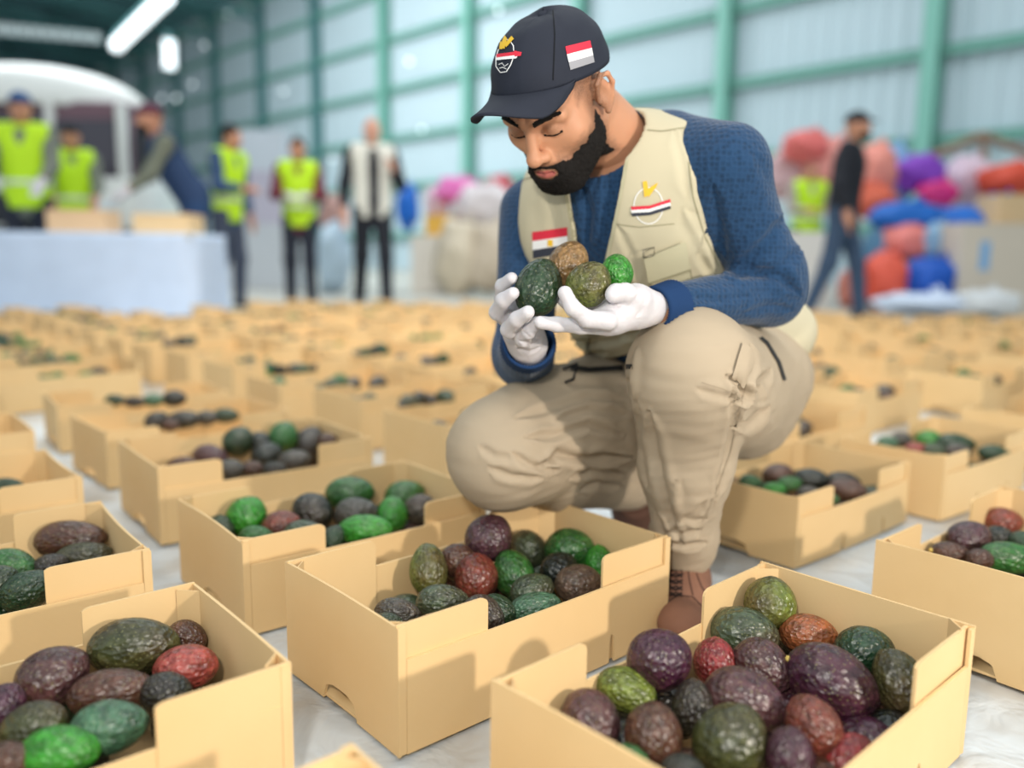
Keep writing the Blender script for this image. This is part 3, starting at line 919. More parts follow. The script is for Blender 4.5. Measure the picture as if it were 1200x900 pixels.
M_LACE = mat('shoelace', (44, 32, 30), .8)
M_RED = mat('flag_red', (214, 44, 66), .7); M_WHITE = mat('flag_white', (236, 236, 236), .7); M_BLK = mat('flag_black', (50, 54, 66), .7)
M_GOLD = mat('emblem_gold', (226, 182, 44), .6); M_GREYP = mat('patch_grey', (150, 150, 156), .7); M_SEAM = mat('seam_thread', (150, 144, 116), .8)
M_SEAMT = mat('trouser_seam', (164, 148, 126), .85); M_DARK = mat('dark_strap', (40, 38, 38), .7); M_LIP = mat('lips', (176, 98, 90), .5, sub=.05)
M_METAL = mat('buckle', (120, 116, 104), .35, metal=.8); M_EYE = mat('eye_white', (215, 205, 200), .25); M_LID = mat('eyelid', (150, 104, 82), .55)
M_EARIN = mat('ear_inner', (170, 96, 78), .6)


def K(px, py, Y): return at(px, py, Y)


def nrm(v): v = np.array(v, float); return v / np.linalg.norm(v)


MAN = empty('person', (.28, 1.42, 0))
tag(MAN, 'man in black cap, beige vest and navy sweater crouching, holding avocados in white gloves', 'person')


def add_part(name, V, Q, m, parent=MAN):
    return world_child(name, npmesh(name, V, Q), m, parent)


J = dict(
    lsh=K(853, 196, 1.24), rsh=K(622, 250, 1.43), lel=K(903, 345, 1.29), rel=K(613, 418, 1.32), lwr=K(768, 362, 1.12), rwr=K(620, 402, 1.17),
    neck=K(748, 190, 1.33), pel=K(805, 440, 1.52), lhip=K(872, 440, 1.47), rhip=K(735, 470, 1.50), lkn=K(811, 437, 1.14), rkn=K(590, 530, 1.23),
    lan=K(799, 640, 1.245), ran=K(742, 572, 1.52))
U_ = nrm(J['lsh'] - J['rsh']); NF = nrm(np.cross(U_, nrm(J['neck'] - J['pel'])));
if NF[1] > 0: NF = -NF
W_ = nrm(np.cross(NF, U_)); W_ = W_ if W_[2] > 0 else -W_
AX = [U_, NF, W_]
CHEST = K(733, 262, 1.345); BELLY = K(765, 365, 1.43)

# --- body (skin): head, neck and the figure under the clothes, one surface
HR = np.array([[-0.8304572, -0.38566632, -0.40199793], [0.55691303, -0.55695289, -0.61615855], [0.0137377, -0.73557119, 0.67730813]])
HT = np.array([0.05341395, 1.1898517, 0.75550891]); HS = .861
def h2w(p): return (np.atleast_2d(p) * HS) @ HR.T + HT
def w2h(p): return (((np.atleast_2d(p) - HT) @ HR) / HS)

hf = Field((-.10, -.14, -.20), (.10, .145, .15), .0021, .05)
hf.ell((0, -.012, .033), (.073, .094, .082), k=0)
hf.ell((0, .028, -.035), (.060, .066, .082), k=.03)
hf.cone((.050, -.006, -.055), (.022, .072, -.100), .018, .018, .03, sym=True)
hf.ell((0, .078, -.100), (.022, .020, .020), k=.02)
hf.ell((.046, .052, -.022), (.022, .024, .020), k=.025, sym=True)
hf.cone((.012, .086, .022), (.046, .070, .018), .009, .010, .014, sym=True)
hf.cone((0, .086, .020), (0, .112, -.026), .0075, .0095, .012)
hf.ell((0, .113, -.030), (.0125, .012, .011), k=.008)
hf.ell((.0125, .100, -.034), (.0080, .011, .0085), k=.006, sym=True)
hf.ell((.0062, .108, -.0425), (.0034, .0055, .004), k=.002, mode='s', sym=True)
hf.ell((.031, .094, .003), (.017, .013, .012), k=.010, mode='s', sym=True)
hf.ell((.031, .0735, .001), (.0155, .0155, .0145), k=.004, sym=True)
hf.cone((.017, .0855, -.0035), (.045, .0790, -.0045), .0022, .0018, .003, sym=True)
hf.ell((0, .086, -.068), (.034, .018, .026), k=.018)
hf.cone((.0, .1015, -.0600), (.020, .092, -.0635), .0048, .0028, .005, sym=True)
hf.cone((.0, .1000, -.0700), (.018, .092, -.0675), .0055, .0030, .005, sym=True)
hf.cone((.0, .1075, -.0648), (.021, .096, -.0655), .0022, .0015, .003, mode='s', sym=True)
# ears
ea = [nrm((.85, .5, 0)), nrm((-.5, .85, -.2)), nrm((0, .2, 1))]
hf.ell((.079, -.008, -.008), (.0060, .0165, .0300), axes=ea, k=.006, sym=True)
hf.ell((.0860, .000, -.003), (.0085, .0105, .0180), axes=ea, k=.004, mode='s', sym=True)
hf.chain([(.079, .007, .002), (.083, .006, .018), (.087, -.005, .026), (.092, -.018, .019), (.093, -.022, .001), (.088, -.016, -.018), (.080, -.003, -.036)], [.0035, .0038, .0038, .0038, .0036, .0036, .0055], .003, sym=True)
hf.cone((.078, .008, -.012), (.078, .007, -.002), .0035, .0028, .004, sym=True)
nb = w2h(J['neck'])[0]
hf.cone((0, -.050, -.020), w2h(K(744, 176, 1.36))[0], .044, .050, .02)
hf.cone((0, -.030, -.040), w2h(K(728, 187, 1.31))[0], .048, .052, .02)
hf.cone((0, -.028, -.045), nb + (nb - np.array([0, -.028, -.045])) * 0, .050, .058, .022)
HV, HQ = hf.mesh('head')
BODYV = h2w(HV)

def figure(f, d=0.0):
    """trunk and arms, grown by d"""
    f.ell(CHEST, (.150 + d, .098 + d, .150 + d), axes=AX, k=0)
    f.ell(BELLY, (.135 + d, .108 + d, .125 + d), axes=AX, k=.05)
    f.ell(K(722, 215, 1.33), (.13 + d, .075 + d, .07 + d), axes=AX, k=.05)
    f.cone(J['neck'], J['lsh'] - U_ * .02, .045 + d, .042 + d, .05)
    f.cone(J['neck'], J['rsh'] + U_ * .02, .045 + d, .042 + d, .05)
    f.ell(J['pel'] + W_ * .05, (.14 + d, .115 + d, .09 + d), axes=AX, k=.05)

b = Field((-.12, 1.0, .0), (.62, 1.75, .80), .012, .08)
figure(b, -.02)
for s in 'lr':
    b.chain([J[s + 'sh'], J[s + 'el'], J[s + 'wr']], [.040, .034, .022], .02)
    b.chain([J[s + 'hip'], J[s + 'kn'], J[s + 'an']], [.07, .05, .03], .03)
BV, BQ = b.mesh('b')
V = np.concatenate([BODYV, BV]); Q = np.concatenate([HQ if np.linalg.det(HR) > 0 else HQ[:, ::-1], BQ + len(BODYV)])
BODY = add_part('body', V, Q, M_SKIN)
HEADBVH = BVHTree.FromPolygons([tuple(p) for p in BODYV], [tuple(q) for q in (HQ if np.linalg.det(HR) > 0 else HQ[:, ::-1])])


def head_shell(name, sel, off, m, jitter=0.0, seed=0, thick=None):
    """a layer on the head where sel(local points) > 0: the offset fades out towards its border"""
    w = sel(HV)
    N = vnormals(HV, HQ)
    rj = np.random.default_rng(seed)
    o = np.clip(w, 0, 1) * off + jitter * rj.normal(size=len(HV)) * np.clip(w, 0, 1) - .0004 * (w <= .05)
    keep = (w[HQ] > 0).all(1)
    P = HV + N * o[:, None]
    q = HQ[keep]; u, inv = np.unique(q, return_inverse=True)
    return add_part(name, h2w(P[u]), inv.reshape(q.shape), m)


def beard(P):
    x, y, z = np.abs(P[:, 0]), P[:, 1], P[:, 2]
    n = wob(P, 260, 3) * .35 + wob(P, 700, 4) * .25
    # jaw line band, up to the sideburn, moustache and chin
    top = -.053 + .012 * np.clip((x - .035) / .03, 0, 1) + .022 * np.clip((.030 - y) / .03, 0, 1) * (x > .045)
    a = (top - z) / .020
    a = np.where((y > .092) & (x < .024), (-.0505 - z) / .004, a)
    lip = np.hypot(x / .0205, (z + .0655) / .0085)
    a = np.minimum(a, (lip - 1) * 2.2)
    under = (z + .125) / .01
    a = np.minimum(a, under)
    back = (y - .004 + .3 * np.clip(-.06 - z, 0, 1)) / .012
    a = np.minimum(a, back)
    nose = np.hypot(x / .018, (z + .036) / .013); a = np.where(y > .09, np.minimum(a, (nose - 1) * 3), a)
    return a + n * .8 - .05


def soft(P):
    x, y, z = np.abs(P[:, 0]), P[:, 1], P[:, 2]
    a = beard(P)
    side = np.clip(1.3 - np.abs(y - .012) / .020, 0, 1) * (x > .05) * (z > -.06) * (z < .03) * .55
    st = np.clip((a + 1.1) / 1.6, 0, 1) * .8
    hair = np.clip(hairline(P) + .35, 0, 1) * .62
    eye = .35 * np.exp(-((x - .031) / .02) ** 2 - ((z - .004) / .011) ** 2) * (y > .05)  # shade of the eye hollows, painted into the skin colour
    return np.clip(np.maximum(np.maximum(np.maximum(st * (z < .02), hair), eye), side), 0, 1)
#@@SOFT@@
head_shell('beard', beard, .0050, M_HAIR, .0007, 5)
def hairline(P):
    x, y, z = np.abs(P[:, 0]), P[:, 1], P[:, 2]
    n = wob(P, 300, 8) * .3
    return np.minimum(np.minimum((z - .012 + .03 * (y < -.02)) / .02, (.040 - y) / .012), 1) - np.where((np.hypot(y + .008, z + .005) < .030) & (x > .07), 9, 0) + n
al = np.zeros(len(BODY.data.vertices)); al[:len(HV)] = soft(HV)
at_ = BODY.data.attributes.new('hair_eye_shade', 'FLOAT', 'POINT'); at_.data.foreach_set('value', al.astype(np.float32))
nt = M_SKIN.node_tree; an_ = nt.nodes.new('ShaderNodeAttribute'); an_.attribute_name = 'hair_eye_shade'
bs = nt.nodes['Principled BSDF']; src = bs.inputs['Base Color'].links[0].from_socket
mm = nt.nodes.new('ShaderNodeMix'); mm.data_type = 'RGBA'; mm.inputs[7].default_value = (*lin((50, 38, 34)), 1)
nz = nt.nodes.new('ShaderNodeTexNoise'); nz.inputs['Scale'].default_value = 700; tcn = nt.nodes.new('ShaderNodeTexCoord'); nt.links.new(tcn.outputs['Object'], nz.inputs['Vector'])
mq = nt.nodes.new('ShaderNodeMath'); mq.operation = 'MULTIPLY'; nt.links.new(an_.outputs['Fac'], mq.inputs[0])
mr_ = nt.nodes.new('ShaderNodeMapRange'); mr_.inputs[1].default_value = .3; mr_.inputs[2].default_value = .7; mr_.inputs[3].default_value = .6; mr_.inputs[4].default_value = 1.15
nt.links.new(nz.outputs['Fac'], mr_.inputs[0]); nt.links.new(mr_.outputs[0], mq.inputs[1]); mq.use_clamp = True
nt.links.new(mq.outputs[0], mm.inputs[0]); nt.links.new(src, mm.inputs[6]); nt.links.new(mm.outputs[2], bs.inputs['Base Color'])
if 0: head_shell('short_hair', hairline, .0006, mat('buzzed_hair', (120, 92, 76), .7, .2, noise_s=300, noise_a=.25), .0001, 6)
def brow(P):
    x, y, z = np.abs(P[:, 0]), P[:, 1], P[:, 2]
    c = .0215 + .004 * np.sin(np.clip((x - .012) / .04, 0, 1) * 2.4)
    return 1 - np.abs(z - c) / (.0052 - .0028 * np.clip((x - .03) / .025, 0, 1)) - 6 * np.clip((.012 - x) / .01, 0, 1) - 6 * np.clip((x - .052) / .01, 0, 1) - 9 * (y < .04)
for sg in (-1, 1): head_shell('eyebrow', lambda P: brow(P) - 9 * (P[:, 0] * sg < 0), .0026, M_HAIR, .0004, 7)
def lash(P):
    x, y, z = np.abs(P[:, 0]), P[:, 1], P[:, 2]
    c = -.0040 - .0018 * np.sin(np.clip((x - .017) / .028, 0, 1) * math.pi)
    return 1 - np.abs(z - c) / .0027 - 6 * np.clip((.0165 - x) / .004, 0, 1) - 6 * np.clip((x - .046) / .004, 0, 1) - 9 * (y < .05)
for sg in (-1, 1): head_shell('eyelash', lambda P: lash(P) - 9 * (P[:, 0] * sg < 0), .0012, M_HAIR, .0002, 8)
def lips(P):
    x, y, z = np.abs(P[:, 0]), P[:, 1], P[:, 2]
    return np.where(y > .08, (1 - np.hypot(x / .0200, (z + .0655) / .0085)) * 3, -1)
head_shell('lips', lips, .0006, M_LIP, 0, 9)

# --- cap: crown, brim, button, seams
def capsurf(th, ph, g=0):
    """th round the head (0 = front), ph 0 at the rim to 1 at the top"""
    a = ph * math.pi / 2
    rx, ry, rz = .0860 + g, .1080 + g, .096 + g
    c = math.cos(a) ** .80
    x = rx * c * math.sin(th); y = ry * c * math.cos(th) - .008
    z = .040 + rz * math.sin(a) ** 1.05 - .008 * math.cos(th) * (1 - ph) + .004 * (1 - ph)
    if math.cos(th) > 0: y += .004 * math.cos(th) * math.sin(a * 2)
    zr = .034 - .006 * math.cos(th)
    return np.array([x, y, zr + (z - .036)])
CAP_TILT = -.50
def tilt(p):
    c, s = math.cos(CAP_TILT), math.sin(CAP_TILT)
    y, z = p[1], p[2] - .035
    return np.array([p[0] * 1.02 + .000, (c * y + s * z) * 1.015 - .002, (-s * y + c * z) * .985 + .0285])
n, m_ = 72, 22
v = []; f = []
for j in range(m_ + 1):
    for i in range(n):
        g = 0
        th = 2 * math.pi * i / n
        sd = abs(((th * 6 / (2 * math.pi)) % 1) - 0); sd = min(sd, 1 - sd) * n / 6
        p = capsurf(th, min(j / m_, .999), -.0009 * math.exp(-(sd / .7) ** 2) + .0006 * math.sin(3 * th + j))
        v.append(tilt(p))
for j in range(m_):
    for i in range(n): f.append((j * n + i, j * n + (i + 1) % n, (j + 1) * n + (i + 1) % n, (j + 1) * n + i))
# inner rim turned under
k = len(v)
for i in range(n): v.append(tilt(capsurf(2 * math.pi * i / n, 0, -.004) + np.array([0, 0, .002])))
for i in range(n): f.append((i, k + i, k + (i + 1) % n, (i + 1) % n))
cv = h2w(np.array(v)); cap_me = pymesh('cap', cv, f)
CAP = world_child('cap', cap_me, M_CAP, MAN, True)
CAPBVH = BVHTree.FromPolygons([tuple(p) for p in cv], f)
mb = MB(); 
v = []
nb_, mr = 28, 12
def brim(u, r, dz=0):
    th = u * 1.02
    base = capsurf(th, .0, .001)
    L_ = .084 * max(1 - abs(u) ** 2.2, 0) ** .75
    tipx = base[0] * (1 + .10 * r * (1 - abs(u))); 
    y = base[1] + L_ * r * (1 if abs(u) < .999 else 1)
    z = base[2] + .003 - .010 * r - .050 * (tipx / .086) ** 2 * (.15 + .85 * r) * min(1, L_ / .05) + dz
    return tilt(np.array([tipx * (1 - .08 * r * abs(u)), y, z]))
v = []; f = []
for lay, dz in ((0, .0018), (1, -.0018)):
    for i in range(nb_ + 1):
        for j in range(mr + 1): v.append(brim(-1 + 2 * i / nb_, j / mr, dz))
A = (nb_ + 1) * (mr + 1)
for i in range(nb_):
    for j in range(mr):
        a = i * (mr + 1) + j
        f.append((a, a + 1, a + mr + 2, a + mr + 1)); f.append((A + a, A + a + mr + 1, A + a + mr + 2, A + a + 1))
    a = i * (mr + 1) + mr; f.append((a, A + a, A + a + mr + 1, a + mr + 1))
for j in range(mr):
    f.append((j, A + j, A + j + 1, j + 1)); a = nb_ * (mr + 1) + j; f.append((a, a + 1, A + a + 1, A + a))
me = pymesh('cap_brim', h2w(np.array(v)), f)
bm = bmesh.new(); bm.from_mesh(me); bmesh.ops.recalc_face_normals(bm, faces=bm.faces); bm.to_mesh(me); bm.free()
world_child('cap_brim', me, M_CAP, MAN, True)
t0 = h2w(tilt(capsurf(0, .999)))[0]; dn = HR @ np.array([0, 0, 1])
mb = MB(); mb.tube([t0 - dn * .001, t0 + dn * .003, t0 + dn * .005], [.008, .0075, .004], 12)
world_child('cap_button', pymesh('cap_button', mb.v, mb.f), M_CAP, MAN, True)

# --- patches and seams laid on a surface
def on(bvh, px, py, off=.0008):
    d = FWD + RT * (px - 600) / FPX + UPV * (450 - py) / FPX
    d = Vector(d).normalized()
    h = bvh.ray_cast(Vector(EYE), d, 5)
    if h[0] is None: return None
    nn = h[1] if h[1].dot(d) < 0 else -h[1]
    return h[0] + nn * off


def patch(name, bvh, quad, m, nu=8, nv=4, off=.0009, parent=MAN):
    """cloth patch with its four corners where the photo shows them, lying on the garment"""
    v = []; ok = True
    for j in range(nv + 1):
        for i in range(nu + 1):
            a, b_ = i / nu, j / nv
            x = (quad[0][0] * (1 - a) + quad[1][0] * a) * (1 - b_) + (quad[3][0] * (1 - a) + quad[2][0] * a) * b_
            y = (quad[0][1] * (1 - a) + quad[1][1] * a) * (1 - b_) + (quad[3][1] * (1 - a) + quad[2][1] * a) * b_
            v.append(on(bvh, x, y, off))
    f = [(j * (nu + 1) + i, j * (nu + 1) + i + 1, (j + 1) * (nu + 1) + i + 1, (j + 1) * (nu + 1) + i) for j in range(nv) for i in range(nu)]
    f = [q for q in f if all(v[k] is not None for k in q) and max((v[q[0]] - v[q[2]]).length, (v[q[1]] - v[q[3]]).length) < .05]
    v = [p if p is not None else Vector((0, 0, -1)) for p in v]
    used = sorted({k for q in f for k in q}); mp = {k: i for i, k in enumerate(used)}
    if not f: return None
    return world_child(name, pymesh(name, [v[k] for k in used], [tuple(mp[k] for k in q) for q in f]), m, parent, True)


def ribbon(name, bvh, pts, w, m, off=.001, parent=MAN, n=None, closed=False):
    """thin stitched line of width w px following pts"""
    P = [np.array(p, float) for p in pts]
    if closed: P.append(P[0])
    S = []
    for i in range(len(P) - 1):
        k = max(1, int(np.hypot(*(P[i + 1] - P[i])) / 4))
        S += [P[i] + (P[i + 1] - P[i]) * a / k for a in range(k)]
    S.append(P[-1])
    v = []; f = []
    for i, p in enumerate(S):
        d = S[min(i + 1, len(S) - 1)] - S[max(i - 1, 0)]; d = d / (np.hypot(*d) + 1e-9); q = np.array([-d[1], d[0]]) * w / 2
        v += [on(bvh, *(p - q), off), on(bvh, *(p + q), off)]
    for i in range(len(S) - 1):
        q = (2 * i, 2 * i + 1, 2 * i + 3, 2 * i + 2)
        if all(v[k] is not None for k in q) and (v[q[0]] - v[q[2]]).length < .04 and (v[q[0]] - v[q[1]]).length < .03: f.append(q)
    used = sorted({k for q in f for k in q}); mp = {k: i for i, k in enumerate(used)}
    if not f: return None
    return world_child(name, pymesh(name, [v[k] for k in used], [tuple(mp[k] for k in q) for q in f]), m, parent, True)


def flag(bvh, q, low=M_BLK, eagle=True, label='small red, white and black flag patch'):
    (a, b_, c, d) = [np.array(p, float) for p in q]
    Lr = lambda t: a + (d - a) * t; Rr = lambda t: b_ + (c - b_) * t
    root = None
    for t0, t1, m, nm in ((0, .34, M_RED, 'flag_stripe'), (.34, .67, M_WHITE, 'flag_stripe'), (.67, 1, low, 'flag_stripe')):
        o = patch(nm, bvh, [Lr(t0), Rr(t0), Rr(t1), Lr(t1)], m, 6, 3, .0012)
        if o: o['label'] = label
    if eagle:
        cx, cy = (a + b_ + c + d) / 4; s = np.hypot(*(b_ - a)) * .07
        patch('flag_emblem', bvh, [(cx - s, cy - s * 1.2), (cx + s, cy - s * 1.2), (cx + s, cy + s * 1.4), (cx - s, cy + s * 1.4)], M_GOLD, 2, 2, .0017)


flag(CAPBVH, [(662, 55), (691, 48), (696, 73), (668, 82)], low=M_GREYP, eagle=False)
# cap emblem: gold leaf shapes over a flag ribbon and a ring with lettering-like strokes
ribbon('emblem_ring', CAPBVH, [(585, 58), (582, 67), (582, 78), (587, 85), (594, 84), (599, 76), (602, 68)], 1.1, M_WHITE)
ribbon('emblem_ring', CAPBVH, [(592, 46), (598, 48), (602, 54), (602.5, 60)], 1.0, M_WHITE)
for q in ([(587, 55), (592, 42), (595, 46), (592, 58)], [(592, 52), (600, 43), (603, 46), (594, 56)], [(586, 58), (587, 49), (590, 50), (590, 58)]):
    patch('emblem_leaf', CAPBVH, q, M_GOLD, 3, 3, .0014)
patch('emblem_ribbon', CAPBVH, [(583, 64), (607, 61), (607, 65), (583, 68)], M_RED, 6, 1, .0016)
patch('emblem_ribbon', CAPBVH, [(583, 68), (608, 65), (606, 69), (583, 71)], M_WHITE, 6, 1, .0016)
ribbon('emblem_stroke', CAPBVH, [(585, 76), (589, 74), (592, 78), (596, 75)], .8, M_WHITE)
ribbon('emblem_stroke', CAPBVH, [(586, 80), (590, 79), (594, 81)], .8, M_WHITE)
patch('emblem_ribbon', CAPBVH, [(603, 60), (612, 62), (611, 66), (604, 67)], M_RED, 2, 1, .0017)
ribbon('cap_seam', CAPBVH, [(648, 12), (650, 40), (649, 70), (648, 94)], 1.6, M_CAPU, .0006)

# --- sweater
sw = Field((-.12, 1.0, .30), (.56, 1.66, .83), .0040, .05)
figure(sw)
sw.cone(J['neck'] - W_ * .0, h2w((0, -.028, -.075))[0] * .25 + J['neck'] * .75, .066, .063, .02)
for s, r3 in (('l', (.056, .047, .028)), ('r', (.052, .046, .033))):
    sw.cone(J[s + 'sh'], J[s + 'el'], r3[0], r3[1], .035)
    sw.cone(J[s + 'el'], J[s + 'wr'], r3[1] * .98, r3[2], .018)
sw.ell(K(908, 320, 1.27), (.045, .045, .045), k=.03)
sw.cone(K(790, 165, 1.30), K(850, 195, 1.25), .042, .052, .03)
neckax = nrm(h2w((0, -.028, -.045))[0] - J['neck'])
sw.cone(J['neck'] + neckax * .030 + NF * .012, J['neck'] + neckax * .14 + NF * .01, .055, .070, .004, mode='s')
# sleeves open at the cuffs
for s in 'lr':
    a = J[s + 'wr']; d = nrm(J[s + 'wr'] - J[s + 'el'])
    sw.cone(a + d * .003, a + d * .06, .05, .05, .002, mode='s')
    sw.cone(a - d * .02, a + d * .03, .0205 if s == 'l' else .0265, .0215 if s == 'l' else .029, .003, mode='s')
V, Q = sw.mesh('sweater')
V = folds(V, Q, [
    ([(925, 250), (905, 275), (880, 300), (858, 312)], 6, -.006), ([(940, 290), (915, 312), (880, 322)], 5, -.004), ([(850, 322), (880, 318), (915, 325), (938, 345)], 6, -.008),
    ([(800, 345), (840, 352), (880, 345)], 4, -.003), ([(835, 215), (842, 260), (850, 300)], 6, -.004), ([(870, 368), (900, 358), (930, 362)], 4, -.003), ([(790, 360), (820, 368), (850, 366)], 4, -.002),
    ([(600, 350), (606, 385), (625, 420)], 5, -.004), ([(592, 395), (610, 425), (636, 432)], 4, -.003), ([(592, 320), (600, 345), (602, 365)], 5, -.004), ([(885, 180), (905, 215), (918, 260)], 7, -.002),
    ([(683, 215), (690, 250), (688, 290)], 5, -.004), ([(705, 205), (702, 250), (697, 290)], 5, .002)])
V += vnormals(V, Q) * (.0018 * wob(V, 45, 2))[:, None]
SWEATER = add_part('sweater', V, Q, M_KNIT)
SWBVH = BVHTree.FromPolygons([tuple(p) for p in V], [tuple(q) for q in Q])
# ribbed cuffs as rings of ribs
def cuff(s, r0, r1, L_, name='sleeve_cuff'):
    a = J[s + 'wr']; d = nrm(J[s + 'wr'] - J[s + 'el'])
    e1 = nrm(np.cross(d, (0, 0, 1))); e2 = np.cross(d, e1); nn = 96; v = []; f = []
    prof = [(-L_, r0), (-L_ * .5, (r0 + r1) / 2), (-.001, r1), (.004, r1 - .001), (.003, r1 - .005), (-.02, r1 - .006)]
    for (t, r) in prof:
        for i in range(nn):
            th = 2 * math.pi * i / nn
            rr = r + .0011 * (1 if i % 2 else -1)
            v.append(a + d * t + (e1 * math.cos(th) + e2 * math.sin(th)) * rr)
    for j in range(len(prof) - 1):
        for i in range(nn): f.append((j * nn + i, j * nn + (i + 1) % nn, (j + 1) * nn + (i + 1) % nn, (j + 1) * nn + i))
    world_child(name, pymesh(name, v, f), M_RIB, MAN, True)
cuff('l', .036, .030, .035); cuff('r', .040, .037, .030)

# --- vest
ve = Field((-.08, 1.08, .26), (.56, 1.70, .83), .0036, .05)
figure(ve, .011)
ve.ell(K(880, 395, 1.52), (.115, .10, .075), axes=AX, k=.05)
ve.ell(K(812, 330, 1.34), (.055, .04, .07), axes=AX, k=.05)
ve.ell(K(645, 265, 1.335), (.046, .035, .075), k=.03)
for s, w in (('l', .058), ('r', .040)):
    q = J[s + 'sh']; sg = 1 if s == 'l' else -1
    ve.cone(q + U_ * sg * .012 + W_ * .05, q + U_ * sg * .030 - W_ * .11, w, .050, .006, mode='s')
    ve.cone(q + U_ * sg * .03 + W_ * .02, q + U_ * sg * .08 + W_ * .02, .08, .09, .004, mode='s')
ve.cone(J['neck'] + neckax * .024 + NF * .012, J['neck'] + neckax * .16 + NF * .01, .057, .072, .004, mode='s')
front = lambda P: ((P - CHEST) @ NF) > -.03
ve.cutpoly([(668, 150), (667, 225), (679, 300), (686, 345), (700, 345), (709, 303), (722, 240), (733, 180), (741, 145), (735, 100)], front)
ve.cutpoly([(818, 90), (812, 160), (818, 225), (832, 275), (850, 318), (857, 345), (1000, 345), (1000, 60)], lambda P: ((P - CHEST) @ NF) > -.07)
ve.cutpoly([(560, 100), (612, 190), (608, 260), (616, 330), (640, 420), (560, 420)], lambda P: ((P - CHEST) @ NF) > -.05)
# bottom hem
ve.cutpoly([(600, 420), (650, 425), (700, 424), (745, 412), (765, 440), (850, 470), (900, 446), (935, 452), (960, 600), (560, 600)])
V, Q = ve.mesh('vest')
V = folds(V, Q, [
    ([(660, 392), (690, 402), (720, 398), (748, 388)], 4, -.005), ([(655, 408), (690, 416), (715, 412)], 4, -.004), ([(712, 372), (730, 392), (748, 398)], 3, -.004),
    ([(905, 395), (918, 420), (930, 436)], 5, -.006), ([(890, 390), (905, 410), (912, 440)], 4, -.005), ([(830, 268), (822, 300), (835, 330)], 4, -.004),
    ([(800, 245), (818, 275), (838, 320)], 5, .003), ([(722, 262), (740, 300), (748, 335)], 4, -.002), ([(790, 150), (800, 190), (806, 235)], 5, -.002), ([(640, 215), (650, 250), (652, 300)], 6, -.002)])
V += vnormals(V, Q) * (.0022 * wob(V, 38, 12))[:, None]
VEST = add_part('vest', V, Q, M_VEST)
VBVH = BVHTree.FromPolygons([tuple(p) for p in V], [tuple(q) for q in Q])
# edge bindings, yoke seams, zip tape
ribbon('front_edging', VBVH, [(744, 140), (737, 176), (728, 228), (716, 285), (712, 303)], 3.2, M_VEST2, .0016)
ribbon('zip_tape', VBVH, [(664, 228), (671, 265), (676, 300)], 3.5, M_SEAM, .0016)
ribbon('armhole_seam', VBVH, [(808, 140), (807, 190), (812, 230), (824, 272), (842, 312)], 1.3, M_SEAM, .001)
ribbon('yoke_seam', VBVH, [(742, 151), (775, 154), (808, 149)], 1.3, M_SEAM, .001)
ribbon('yoke_seam', VBVH, [(609, 212), (635, 205)], 1.3, M_SEAM, .001)
ribbon('chest_seam', VBVH, [(717, 262), (750, 266), (790, 262)], 1.1, M_SEAM, .001)
flag(VBVH, [(624, 272), (665, 266), (666, 296), (625, 303)])
# breast emblem
ring = [(760 + 17 * math.cos(a), 241 + 21 * math.sin(a)) for a in np.linspace(0, 2 * math.pi, 25)]
ribbon('emblem_ring', VBVH, ring, 1.2, M_WHITE, .0012)
for q in ([(753, 213), (758, 212), (761, 229), (755, 231)], [(758, 222), (771, 214), (769, 219), (760, 231)]):
    patch('emblem_leaf', VBVH, q, M_GOLD, 3, 3, .0016)
for i, m in enumerate((M_RED, M_WHITE, M_BLK)):
    y = 243 + 3.6 * i
    patch('emblem_ribbon', VBVH, [(739, y - 1), (762, y - 2.5), (762, y + 1.5), (741, y + 3)], m, 5, 1, .0019)
    patch('emblem_ribbon', VBVH, [(762, y - 2.5), (785, y - 10), (786, y - 6), (762, y + 1.5)], m, 5, 1, .0019)
# pockets
def pocket(q, flapq, name='pocket'):
    patch(name, VBVH, q, M_VEST2, 8, 8, .0045)
    patch('pocket_flap', VBVH, flapq, M_VEST2, 8, 4, .0085)
    (a, b_, c, d) = flapq
    ribbon('flap_seam', VBVH, [d, c], 1.6, M_SEAM, .0090)
    ribbon('pocket_seam', VBVH, [q[0], q[3], q[2], q[1]], 1.2, M_SEAM, .0050)
pocket([(757, 300), (802, 285), (812, 338), (765, 342)], [(754, 300), (801, 281), (807, 312), (760, 328)])
pocket([(655, 385), (690, 388), (690, 412), (655, 410)], [(650, 375), (694, 380), (694, 394), (652, 392)])
# D-ring on the chest pocket, small zip pull
c0 = on(VBVH, 760, 292, .010); rx, ry = .0085, .0055
if c0 is not None:
    pts = [Vector(c0) + Vector(RT) * (a * .0078) + Vector(UPV) * (b_ * .0055 + a * .002) for a, b_ in ((-1, -1), (1, -1), (1, 1), (-1, 1), (-1, -1))]
    mb = MB(); mb.tube(pts, .0009, 6); world_child('ring', pymesh('ring', mb.v, mb.f), M_METAL, MAN, True)

# --- trousers
tr = Field((-.13, 1.0, .04), (.60, 1.78, .52), .0042, .05)
tr.ell(J['pel'] + W_ * .02, (.150, .128, .095), axes=AX, k=0)
tr.ell(K(715, 448, 1.42), (.08, .05, .05), k=.04)
tr.ell(K(888, 436, 1.52), (.090, .115, .088), k=.05)
tr.ell(K(745, 470, 1.50), (.105, .10, .085), k=.05)
tr.cone(K(872, 448, 1.44), J['lkn'], .100, .083, .05)
tr.cone(K(872, 490, 1.42), K(850, 470, 1.22), .070, .060, .04)
tr.cone(J['lkn'], K(803, 545, 1.20), .083, .062, .03)
tr.cone(K(803, 545, 1.20), K(802, 642, 1.245), .062, .047, .03)
tr.ell(K(801, 628, 1.24), (.049, .050, .030), k=.02)
tr.cone(K(745, 478, 1.48), J['rkn'], .100, .071, .05)
tr.cone(K(650, 490, 1.34), J['rkn'], .080, .072, .05)
